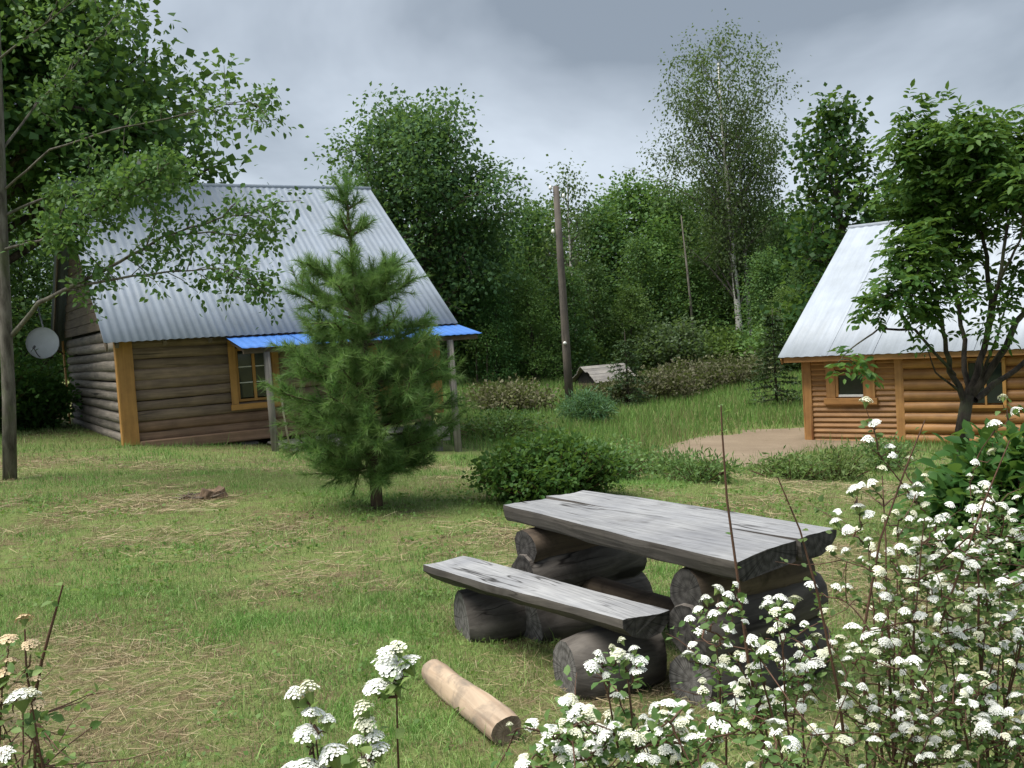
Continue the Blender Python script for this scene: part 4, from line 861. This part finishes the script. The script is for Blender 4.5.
limb_tree('alder_tree', 'slender grey trunk at left edge with long leafy branches across the roof', 'tree', b,
  PL(Y0, (10, 484), (9, 400), (6, 330), (2, 230), (-2, 100), (-8, -60), (-12, -160)),
  [(PL(Y0, (12, 335), (40, 303, Y0 - .2), (75, 285, Y0 - .4), (120, 262, Y0 - .6), (165, 236, Y0 - .7), (215, 220, Y0 - .8), (262, 208, Y0 - .8)), .034, .8),
   (PL(Y0, (75, 287, Y0 - .4), (120, 278, Y0 - .8), (170, 272, Y0 - 1), (220, 268, Y0 - 1.2), (258, 288, Y0 - 1.2)), .02, .9),
   (PL(Y0, (165, 237, Y0 - .7), (210, 232, Y0 - .5), (250, 238, Y0 - .4), (292, 228, Y0 - .3)), .014, 1.0),
   (PL(Y0, (4, 190), (50, 150, Y0 - .3), (110, 130, Y0 - .5), (170, 118, Y0 - .6), (215, 108, Y0 - .7), (258, 96, Y0 - .7)), .016, .42),
   (PL(Y0, (170, 118, Y0 - .6), (205, 108, Y0 - .8), (235, 118, Y0 - .9), (268, 122, Y0 - .9)), .008, .6),
   (PL(Y0, (5, 215), (40, 200, Y0 + .3), (90, 190, Y0 + .4), (140, 185, Y0 + .4), (180, 178, Y0 + .4)), .02, 2.6),
   (PL(Y0, (2, 150), (40, 100, Y0 + .6), (80, 60, Y0 + .8), (120, 10, Y0 + .9)), .018, .8),
   (PL(Y0, (0, 90), (-40, 40, Y0 + .3), (-80, -20, Y0 + .4)), .02, 1.5), (PL(Y0, (2, 200), (-30, 150, Y0 - .3), (-70, 110, Y0 - .5)), .03, 1.5),
   (PL(Y0, (3, 250), (40, 240, Y0 - .5), (80, 220, Y0 - .9), (130, 190, Y0 - 1.1), (160, 172, Y0 - 1.2)), .02, 2.4),
   (PL(Y0, (-2, 60), (50, 20, Y0 - .4), (100, -20, Y0 - .6)), .016, .9)],
  'leaf_aldr', 'bark_grey', 301, .078, 7, .55, .08, dens=8.2, tr=(.09, .05), wid=.34)

# ------------------------------------------------------------------ right: elder tree
YE = 9.4; eb = at(962, 470, YE); eb.z = g(eb.x, YE)
limb_tree('elder_tree', 'dark many stemmed elder tree before the orange cabin', 'tree', eb,
  [eb + Vector((.03, 0, -.1)), eb + Vector((.02, 0, .3)), at(962, 430, YE), at(968, 395, YE)],
  [(PL(YE, (966, 405), (950, 370), (944, 330, YE - .2), (932, 285, YE - .3), (918, 255, YE - .5)), 0.0324, 1.2),
   (PL(YE, (968, 400), (985, 350, YE + .1), (990, 300, YE + .2), (985, 240, YE + .3), (975, 185, YE + .3), (965, 145, YE + .3)), 0.0360, 1.15),
   (PL(YE, (966, 402), (965, 340, YE + .3), (955, 280, YE + .5), (940, 215, YE + .6), (930, 170, YE + .6)), 0.0288, 1.2),
   (PL(YE, (972, 395), (1005, 345, YE - .2), (1030, 300, YE - .2), (1045, 230, YE - .2), (1040, 175, YE), (1020, 135, YE)), 0.0360, 1.1),
   (PL(YE, (975, 400), (1015, 370, YE + .3), (1060, 330, YE + .3), (1090, 270, YE + .3), (1100, 190, YE + .3)), 0.0324, .9),
   (PL(YE, (985, 345), (1000, 280, YE - .4), (1008, 220, YE - .5), (1000, 175, YE - .5), (985, 140, YE - .5)), 0.0216, 1.2),
   (PL(YE, (944, 330, YE - .2), (925, 305, YE - .5), (915, 296, YE - .6), (898, 294, YE - .6)), 0.0144, .75),
   (PL(YE, (955, 280, YE + .5), (920, 240, YE + .3), (918, 222, YE + .2), (908, 200, YE + .2)), 0.0158, 1.2),
   (PL(YE, (1000, 280, YE - .4), (1020, 240, YE - .7), (1030, 190, YE - .8)), 0.0158, 1.2),
   (PL(YE, (935, 210, YE + .6), (915, 180, YE + .2), (918, 175, YE), (915, 160, YE)), 0.0130, 1.2),
   (PL(YE, (965, 170, YE + .3), (950, 155, YE), (940, 135, YE)), 0.0115, 1.2),
   (PL(YE, (955, 375), (915, 330, YE - .4), (880, 328, YE - .6), (850, 350, YE - .7), (838, 362, YE - .8)), 0.0158, .06),
   (PL(YE, (958, 390), (935, 372, YE - .4), (925, 340, YE - .6)), 0.0130, .1), (PL(YE, (975, 390), (1000, 330, YE - .3), (1010, 290, YE - .3)), 0.0180, .4)],
  'leaf_elder', 'bark_dark', 302, .08, 3, .48, .07, start=.5, dens=9.6, tr=(.075, .055), wid=.26, compound=True)
b = at(1018, 520, 7.4); shrub('broad_leaved_bush', 'dark bush with large broad leaves under the elder tree', 'bush', (b.x, 7.4, g(b.x, 7.4)), .62, .98, 'leaf_broad', 'red_stem', 207, .13, 8, 120, .12, wid=.34, up=1.2, hi=True)

# ------------------------------------------------------------------ white flowering spirea bushes in front
def head_mesh(name, seed, r=.023, n=46, mat='petal_white'):
    rr = random.Random(seed); V = []; F = []; mi = []
    for i in range(n):
        f = math.sqrt((i + .5) / n); a = i * 2.39996 + rr.uniform(-.15, .15); q = r * f * (1 + .10 * math.sin(a * 3 + seed) + .06 * math.sin(a * 5)) * rr.uniform(.95, 1.05)
        c = Vector((math.cos(a) * q, math.sin(a) * q, .014 * (1 - f * f) + rr.uniform(-.0008, .0012))); nr = Vector((math.cos(a) * f * .9, math.sin(a) * f * .9, 1)).normalized()
        x = nr.cross(Vector((.3, .8, .1))).normalized(); y = nr.cross(x); b = len(V); V.append(c); s = r * (1.45 / math.sqrt(n)) * rr.uniform(.8, 1.25); ph = rr.uniform(0, 6)
        for k in range(5): w = ph + k * 2 * PI / 5; V.append(c + (x * math.cos(w) + y * math.sin(w)) * s + nr * s * .35)
        for k in range(5): F.append((b, b + 1 + k, b + 1 + (k + 1) % 5)); mi.append(0)
    b = len(V); V.append(Vector((0, 0, -.020)))
    for k in range(8): a = 2 * PI * k / 8; V.append(Vector((math.cos(a) * r * .55, math.sin(a) * r * .55, -.001)))
    for k in range(8): F.append((b, b + 1 + (k + 1) % 8, b + 1 + k)); mi.append(1)
    me = mesh_py(name, V, F, False); me.materials.append(MT[mat]); me.materials.append(MT['floret_green']); me.polygons.foreach_set('material_index', mi); return me
HEADS = [head_mesh('flower_head', i, (.022, .024, .019, .017, .02, .014)[i], (130, 140, 110, 90, 100, 60)[i], 'petal_cream' if i > 3 else 'petal_white') for i in range(6)]; FADED = [head_mesh('flower_head', 9, .022, 40, 'petal_faded')]
def spirea(label, base, heads, seed, leaf_size=.024, extra_twigs=(), per_leaf=10, heads_mesh=HEADS, stems=7, leafm='leaf_spirea', fill=0, hs_=1.0):
    """heads: world positions of the flower heads; each hangs on a twig off an arching stem from the base"""
    rng = np.random.default_rng(seed); t = thing('spirea_bush', label, 'flower bush', base); T = Tubes(); B0 = Vector(base); lp = []; ld = []
    hs = [Vector(h) - B0 for h in heads]
    if not hs: return t
    cen = sum(hs, Vector()) / len(hs)
    # main stems end at spread-out heads
    order = list(range(len(hs))); rng.shuffle(order); mains = []
    def leafy(pts, n, sp=.012):
        for _ in range(n):
            a = rng.uniform(.15, .98) * (len(pts) - 1); i = min(len(pts) - 2, int(a)); q = pts[i].lerp(pts[i + 1], a - i); d = Vector(rng.normal(size=3)); d.z = d.z * .5 + .2; lp.append(tuple(q + Vector(rng.normal(size=3)) * sp)); ld.append(tuple(d))
    def arch(s, e, r, n=8):
        ctrl = Vector((s.x * .55 + e.x * .45, s.y * .55 + e.y * .45, s.z + (e.z - s.z) * .72)); pts = []
        for i in range(n): u = i / (n - 1); pts.append(s * (1 - u) ** 2 + ctrl * 2 * u * (1 - u) + e * u * u + Vector(rng.normal(size=3)) * .004 * (0 < i < n - 1))
        T.add(pts, [r * (1 - .75 * i / (n - 1)) for i in range(n)], 5, False); return pts
    for i in order[:stems]:
        s = Vector((rng.normal() * .07, rng.normal() * .07, 0)); s.z = g(B0.x + s.x, B0.y + s.y) - B0.z - .02; mains.append(arch(s, hs[i] - Vector((0, 0, .018)), rng.uniform(.0045, .007), 10)); leafy(mains[-1], int(per_leaf * 1.6))
    nodes = [p for m in mains for p in m[3:]]
    for i in order[stems:]:
        h = hs[i]; c = min(nodes, key=lambda p: (p - h).length + (1.5 * max(0, p.z - h.z + .03))); pts = arch(c, h - Vector((0, 0, .018)), .0028, 5); leafy(pts, int(per_leaf * .4) + int((c - h).length * 18)); nodes += pts[2:4]
    for k in range(fill):
        h = hs[int(rng.integers(len(hs)))] + Vector((rng.normal() * .12, rng.normal() * .12, -abs(rng.normal()) * .2 - .05)); c = min(nodes, key=lambda p: (p - h).length); leafy(arch(c, h, .002, 4), int(per_leaf * .6))
    for pts in extra_twigs:
        p2 = [Vector(p) - B0 for p in pts]; T.add(p2, [.0055 * (1 - .7 * i / (len(p2) - 1)) for i in range(len(p2))], 6, False); leafy(p2, 12, .01)
    T.obj('stems', 'red_stem', t); n = len(lp)
    leaves('leaves', np.array(lp), np.array(ld), leaf_size * rng.uniform(.6, 1.25, n), leafm, t, .34, None, rng, up=.8, hi=True)
    for h in hs:
        o = link('flower_head', heads_mesh[int(rng.integers(len(heads_mesh)))], None, t, h, (rng.normal() * .3 - .1, rng.normal() * .3, rng.uniform(0, 6.28))); s = rng.uniform(.55, .98) * hs_; o.scale = (s, s, s * rng.uniform(.8, 1.2))
    return t
def scatter_px(regions, rng):
    out = []
    for (cx, cy, sx, sy, n, Y0_, Y1_) in regions:
        k = 0
        while k < n:
            x, y = cx + rng.normal() * sx, cy + rng.normal() * sy
            if y > 800 or x > 1075: k += 1; continue
            out.append(tuple(at(x, y, rng.uniform(Y0_, Y1_)))); k += 1
    return out
def gpt(x, y): return (x, y, g(x, y))
fr = np.random.default_rng(77)
spirea('low white flowering spirea spilling below the bench at bottom centre', gpt(.32, 2.05),
  scatter_px([(600, 735, 34, 14, 44, 1.8, 2.15), (660, 735, 42, 18, 54, 1.8, 2.25), (585, 708, 16, 9, 9, 1.9, 2.1), (735, 728, 44, 24, 40, 1.9, 2.3), (560, 755, 22, 7, 9, 1.8, 2.0)], fr) +
  [tuple(at(x, y, 1.95)) for x, y in ((600, 660), (612, 648), (622, 641), (634, 650), (592, 668), (606, 675), (640, 662), (637, 671), (598, 655), (618, 655), (628, 660))], 401, fill=90, stems=14, hs_=.88)
spirea('white flowering spirea standing before the near end of the table', gpt(.62, 2.5),
  [tuple(at(x, y, 2.45 + .1 * math.sin(x))) for x, y in ((706, 600), (718, 590), (728, 597), (735, 585), (722, 606), (714, 616), (698, 610), (742, 600), (733, 612), (745, 622), (690, 620), (700, 632), (716, 640), (692, 645), (728, 630), (752, 640), (765, 652), (738, 655), (704, 660), (780, 600), (788, 608), (776, 612), (790, 618), (782, 625), (772, 632), (795, 600), (768, 606), (688, 655), (722, 668), (748, 672))] +
  scatter_px([(760, 685, 32, 20, 36, 2.4, 2.7), (800, 655, 26, 26, 30, 2.5, 2.8)], fr), 402, fill=40, stems=9,
  extra_twigs=([Vector((.75, 2.5, g(.75, 2.5)))] + PL(2.5, (768, 768), (748, 660), (738, 580), (727, 500), (722, 430), (721, 405)),))
spirea('tall loose white spirea with long bare twigs right of the table', gpt(.98, 2.7),
  scatter_px([(915, 625, 36, 50, 95, 2.6, 3.2), (870, 695, 34, 38, 60, 2.4, 2.9), (930, 725, 36, 24, 40, 2.4, 2.8), (900, 560, 26, 40, 42, 2.7, 3.2)], fr) +
  [tuple(at(x, y, 2.7)) for x, y in ((866, 402), (874, 423), (868, 440), (890, 447), (905, 488), (855, 490), (858, 508), (912, 495), (918, 487), (848, 530), (868, 515), (846, 552), (940, 520), (925, 505), (950, 505))], 403, fill=170, stems=16,
  extra_twigs=([Vector((.95, 2.6, g(.95, 2.6)))] + PL(2.6, (848, 768), (838, 690), (818, 595), (800, 530), (778, 478)),
               [Vector((1.0, 2.7, g(1.0, 2.7)))] + PL(2.7, (868, 768), (862, 640), (880, 540), (905, 470), (925, 420))))
spirea('dense white spirea at the right picture edge under the elder', gpt(1.32, 2.85),
  scatter_px([(990, 605, 30, 48, 130, 2.6, 3.3), (1000, 715, 34, 28, 60, 2.5, 2.9), (965, 545, 26, 26, 30, 2.8, 3.3), (1000, 525, 20, 24, 22, 2.7, 3.1)], fr) +
  [tuple(at(x, y, 2.8)) for x, y in ((985, 486), (992, 452), (1016, 412), (995, 425), (1003, 398), (975, 463))], 413, fill=170, stems=16,
  extra_twigs=([Vector((1.15, 2.7, g(1.15, 2.7)))] + PL(2.7, (905, 768), (935, 640), (985, 500), (1010, 440)),))
spirea('white flowering spirea sprig rising left of the short log', gpt(-.27, 1.75),
  [tuple(at(x, y, 1.62)) for x, y in ((397, 650), (388, 657), (389, 670), (408, 666), (377, 688), (396, 686), (364, 712), (366, 726), (357, 741), (374, 738), (377, 752), (366, 764))] +
  [tuple(at(x, y, 1.55)) for x, y in ((295, 697), (309, 692), (313, 714), (327, 722), (307, 735), (333, 757), (308, 768), (292, 774))], 404, per_leaf=8, stems=4, leaf_size=.03, hs_=1.32)
spirea('faded yellowish spirea at the bottom left corner', gpt(-.98, 1.9),
  [tuple(at(x, y, 1.9)) for x, y in ((8, 640), (24, 620), (30, 645), (12, 662), (34, 690 - 10), (4, 676), (-12, 650), (18, 690), (-5, 700), (38, 706), (10, 720), (-20, 690))], 405, heads_mesh=FADED, fill=60, stems=6,
  extra_twigs=([Vector((-.9, 2.0, g(-.9, 2.0)))] + PL(2.0, (30, 720), (42, 660), (56, 610), (63, 585)),))
spirea('two bright white flower heads at the bottom left corner', gpt(-.93, 1.72), [tuple(at(x, y, 1.7)) for x, y in ((31, 694), (6, 756), (22, 700))], 406, stems=3, fill=6, hs_=1.35)

# ------------------------------------------------------------------ grass, straw, meadow (uncountable: one object each)
def excl(x, y):
    """keep blades out of house, cabin and dirt"""
    dx, dy = x - HC.x, y - HC.y; u = dx * math.cos(HA) + dy * math.sin(HA); v = -dx * math.sin(HA) + dy * math.cos(HA); k = (u > -.05) & (u < 6.5) & (v > -.1) & (v < 7.5)
    k |= (u > 3.3) & (u < 6.4) & (v > -2.25) & (v < 0)
    dx, dy = x - 6.51, y - 22.15; a = -.689; u = dx * math.cos(a) + dy * math.sin(a); v = -dx * math.sin(a) + dy * math.cos(a); k |= (u > -.05) & (u < 7.4) & (v > -.08) & (v < 8.3)
    return k
def sample(n, y0, y1, rng, margin=.56, p=1.0):
    Y = np.sqrt(rng.uniform(y0 ** 2, y1 ** 2, n)) if p == 1 else (rng.uniform(y0 ** p, y1 ** p, n)) ** (1 / p); X = rng.uniform(-margin, margin, n) * Y; return X, Y
def blob(x, y, px, py, r): c = on_ground(px, py); return np.exp(-(((x - c.x) ** 2 + ((y - c.y) * .8) ** 2) / r ** 2))
def dry_field(x, y):
    d = fbm(x, y, .9) * .9 + fbm(x, y, 3.1, _l2) * .5 - .46
    d += 1.0 * blob(x, y, 120, 700, .75) + .3 * blob(x, y, 60, 660, .5) + .35 * blob(x, y, 250, 540, .9) + .3 * blob(x, y, 330, 660, .35) + .35 * blob(x, y, 300, 590, .6) + .4 * blob(x, y, 520, 545, .9) + .45 * blob(x, y, 850, 580, .9) + .35 * blob(x, y, 640, 460, 1.6) + .3 * blob(x, y, 210, 500, .8) + .45 * blob(x, y, 560, 700, .5) + .3 * blob(x, y, 700, 700, .6)
    d -= .45 * blob(x, y, 260, 640, .6) + .4 * blob(x, y, 430, 600, .7) + .3 * blob(x, y, 60, 590, .9) + .35 * blob(x, y, 330, 500, 1.5) + .3 * blob(x, y, 400, 720, .5)
    return np.clip(d, 0, 1)
def blades(name, X, Y, h, w, col, rng, mat, lean=.45, seg=True, zoff=-.01):
    n = len(X); Z = gz(X, Y) + zoff; P = np.stack([X, Y, Z], -1); a = rng.uniform(0, 2 * np.pi, n); S = np.stack([np.cos(a), np.sin(a), np.zeros(n)], -1) * (w / 2)[:, None]
    b = rng.uniform(0, 2 * np.pi, n); ln = np.abs(rng.normal(size=n)) * lean; Dr = np.stack([np.cos(b) * ln, np.sin(b) * ln, np.ones(n)], -1); Dr = unit(Dr) * h[:, None]
    sag = np.stack([np.cos(b) * ln * h * .5, np.sin(b) * ln * h * .5, -ln * h * .25], -1)
    if seg:
        V = np.stack([P - S, P + S, P + Dr * .55 + S * .8, P + Dr * .55 - S * .8, P + Dr + sag], 1); V = V.reshape(-1, 3); base = np.arange(n)[:, None] * 5
        idx = (base + np.array([0, 1, 2, 0, 2, 3, 3, 2, 4])).ravel(); c = np.repeat(col, 5, 0)
    else: V = np.stack([P - S, P + S, P + Dr + sag * .6], 1).reshape(-1, 3); idx = np.arange(n * 3); c = np.repeat(col, 3, 0)
    return V, idx, c
def join(name, sets, mat, label, cat):
    Vs, I, Cc = [], [], []; off = 0
    for V, i, c in sets: Vs.append(V); I.append(i + off); Cc.append(c); off += len(V)
    o = link(name, mesh_np(name, np.concatenate(Vs), np.concatenate(I), 3, None, np.concatenate(Cc)), mat); return tag(o, label, cat, None, 'stuff')
GREEN = np.array([(.19, .305, .085), (.24, .35, .115), (.15, .26, .07), (.31, .38, .17)]); DRY = np.array([(.38, .315, .19), (.31, .25, .15), (.27, .255, .125), (.22, .175, .11)])
def colours(X, Y, rng, d, gmul=1.0):
    n = len(X); isd = rng.random(n) < d * .85; c = GREEN[rng.integers(0, 4, n)] * rng.uniform(.75, 1.2, (n, 1)) * gmul
    t = fbm(X, Y, .55, _l3)[:, None]; l = np.clip((fbm(X, Y, 1.15, _l2)[:, None] - .38) * 3.2 - d[:, None] * .6, 0, 1); c = c * (.88 + .3 * t) * (1 - l * np.array([.26, .04, .30])) + np.array([.055, .035, .012]) * (1 - l) * t; c[isd] = DRY[rng.integers(0, 4, isd.sum())] * rng.uniform(.7, 1.15, (isd.sum(), 1)); return c, isd
def build_lawn():
    rng = np.random.default_rng(9); sets = []
    for n, y0, y1, hh, ww, seg in ((190000, 3.2, 7.5, .050, .0042, True), (150000, 7.5, 14, .058, .0075, False), (90000, 14, 24, .075, .013, False)):
        X, Y = sample(n, y0, y1, rng); k = ~excl(X, Y) & ~in_poly(X + rng.normal(size=n) * .3, Y + rng.normal(size=n) * .45, DIRT); X, Y = X[k], Y[k]; d = dry_field(X, Y); keep = rng.random(len(X)) > d * .45; X, Y, d = X[keep], Y[keep], d[keep]
        c, isd = colours(X, Y, rng, d); tuft = .45 + 1.25 * fbm(X, Y, 1.15, _l2) ** 1.6 * (1.25 - d) + .9 * np.clip(fbm(X, Y, 4.5, _l1) - .58, 0, 1) * 3; h = hh * tuft * rng.uniform(.5, 1.35, len(X)); h = np.where(isd, h * .8, h)
        tall = rng.random(len(X)) < .02; h = np.where(tall, h * 2.6, h); sets.append(blades('g', X, Y, h, ww * rng.uniform(.6, 1.3, len(X)), c, rng, None, .55, seg))
    join('lawn_grass', sets, 'lawn_blade', 'mown patchy lawn grass around the picnic table', 'grass')
build_lawn()
def build_straw():
    rng = np.random.default_rng(10); X, Y = sample(150000, 3.2, 16, rng); d = dry_field(X, Y); k = (rng.random(len(X)) < np.clip(d * 1.8 - .45, .0, 1)) & ~excl(X, Y); X, Y, d = X[k], Y[k], d[k]; n = len(X)
    Z = gz(X, Y) + rng.uniform(.004, .035, n); a = rng.uniform(0, 6.28, n); l = rng.uniform(.03, .16, n) * np.clip(Y / 6, .9, 1.5); D = np.stack([np.cos(a), np.sin(a), rng.normal(size=n) * .12], -1) * l[:, None] / 2
    S = np.stack([-np.sin(a), np.cos(a), rng.normal(size=n) * .5], -1) * (.0013 * np.clip(Y / 5, 1, 2.0))[:, None]; P = np.stack([X, Y, Z], -1)
    V = np.stack([P - D - S, P - D + S, P + D + S * .5, P + D - S * .5], 1).reshape(-1, 3); idx = (np.arange(n)[:, None] * 4 + np.array([0, 1, 2, 0, 2, 3])).ravel()
    c = np.array([(.42, .34, .20), (.32, .25, .14), (.24, .18, .11), (.37, .32, .2)])[rng.integers(0, 4, n)] * rng.uniform(.65, 1.1, (n, 1))
    join('straw', [(V, idx, np.repeat(c, 4, 0))], 'straw_blade', 'dry cut grass clippings scattered over the lawn', 'straw')
build_straw()
MEADOW = px_poly([(462, 470), (520, 448), (640, 470), (690, 470), (760, 478), (850, 452), (910, 450), (1010, 465), (1040, 480), (1060, 400), (1024, 360), (430, 360), (440, 430)])
def build_meadow():
    rng = np.random.default_rng(11); sets = []
    X, Y = sample(340000, 11, 62, rng, .6, 1.25); k = in_poly(X, Y, MEADOW) & ~excl(X, Y) & ~in_poly(X + rng.normal(size=len(X)) * .3, Y + rng.normal(size=len(X)) * .45, DIRT); X, Y = X[k], Y[k]; t = fbm(X, Y, .35, _l2)
    c = np.array([(.13, .26, .055), (.17, .29, .07), (.22, .31, .10), (.10, .205, .05)])[rng.integers(0, 4, len(X))] * rng.uniform(.75, 1.2, (len(X), 1)); dr = rng.random(len(X)) < .10 + .25 * (t > .62); c[dr] = np.array((.27, .24, .12)) * rng.uniform(.7, 1.1, (dr.sum(), 1))
    near = np.clip((Y - 15) / 8, .28, 1); h = (.10 + .46 * t) * near * rng.uniform(.5, 1.3, len(X)); sets.append(blades('m', X, Y, h,   .0009 * Y * rng.uniform(.5, 1.2, len(X)), c, rng, None, .35, False))
    join('meadow_grass', sets, 'lawn_blade', 'tall green meadow grass between the houses and the forest', 'grass')
    # leafy weeds by the dirt path
    for i, (px, py, R, H, lb) in enumerate(((700, 482, .5, .30, 'low leafy weeds at the near edge of the dirt patch'), (660, 475, .6, .34, 'low weeds between bush and dirt patch'), (835, 480, .7, .42, 'fresh green weeds in front of the cabin corner'), (790, 480, .6, .32, 'weeds right of the thin twig, near the dirt patch'), (885, 470, .6, .5, 'tall weeds along the cabin front'))):
        shrub('weed_patch', lb, 'weeds', on_ground(px, py), R, H, 'leaf_spirea', 'red_stem', 240 + i, .085, 7, 45, .07, 'weed patches by the dirt', wid=.14, up=.1)
build_meadow()

def build_lawn_weeds():
    rng = np.random.default_rng(12); X, Y = sample(2600, 3.3, 12, rng); k = (fbm(X, Y, 1.4, _l3) > .40 + .2 * rng.random(len(X))) & ~excl(X, Y) & (dry_field(X, Y) < .45); X, Y = X[k], Y[k]; n = len(X); per = 7
    a = rng.uniform(0, 6.28, (n, per)); l = rng.uniform(.014, .034, (n, per)) * np.clip(Y / 6, 1, 1.4)[:, None]; D = np.stack([np.cos(a), np.sin(a), rng.uniform(.15, .9, (n, per))], -1)
    P = np.stack([X[:, None] + rng.normal(size=(n, per)) * .05, Y[:, None] + rng.normal(size=(n, per)) * .03, np.zeros((n, per))], -1); P[..., 2] = gz(P[..., 0], P[..., 1]) + rng.uniform(.01, .045, (n, per))
    o = leaves('lawn_weeds', P.reshape(-1, 3), D.reshape(-1, 3), l.ravel(), 'leaf_weed', None, .4, None, rng, up=1.0); tag(o, 'small broad leaved weeds and clover dotted through the lawn', 'weeds', None, 'stuff')
foliage('leaf_weed', (.11, .22, .05), (.20, .33, .09))
build_lawn_weeds()
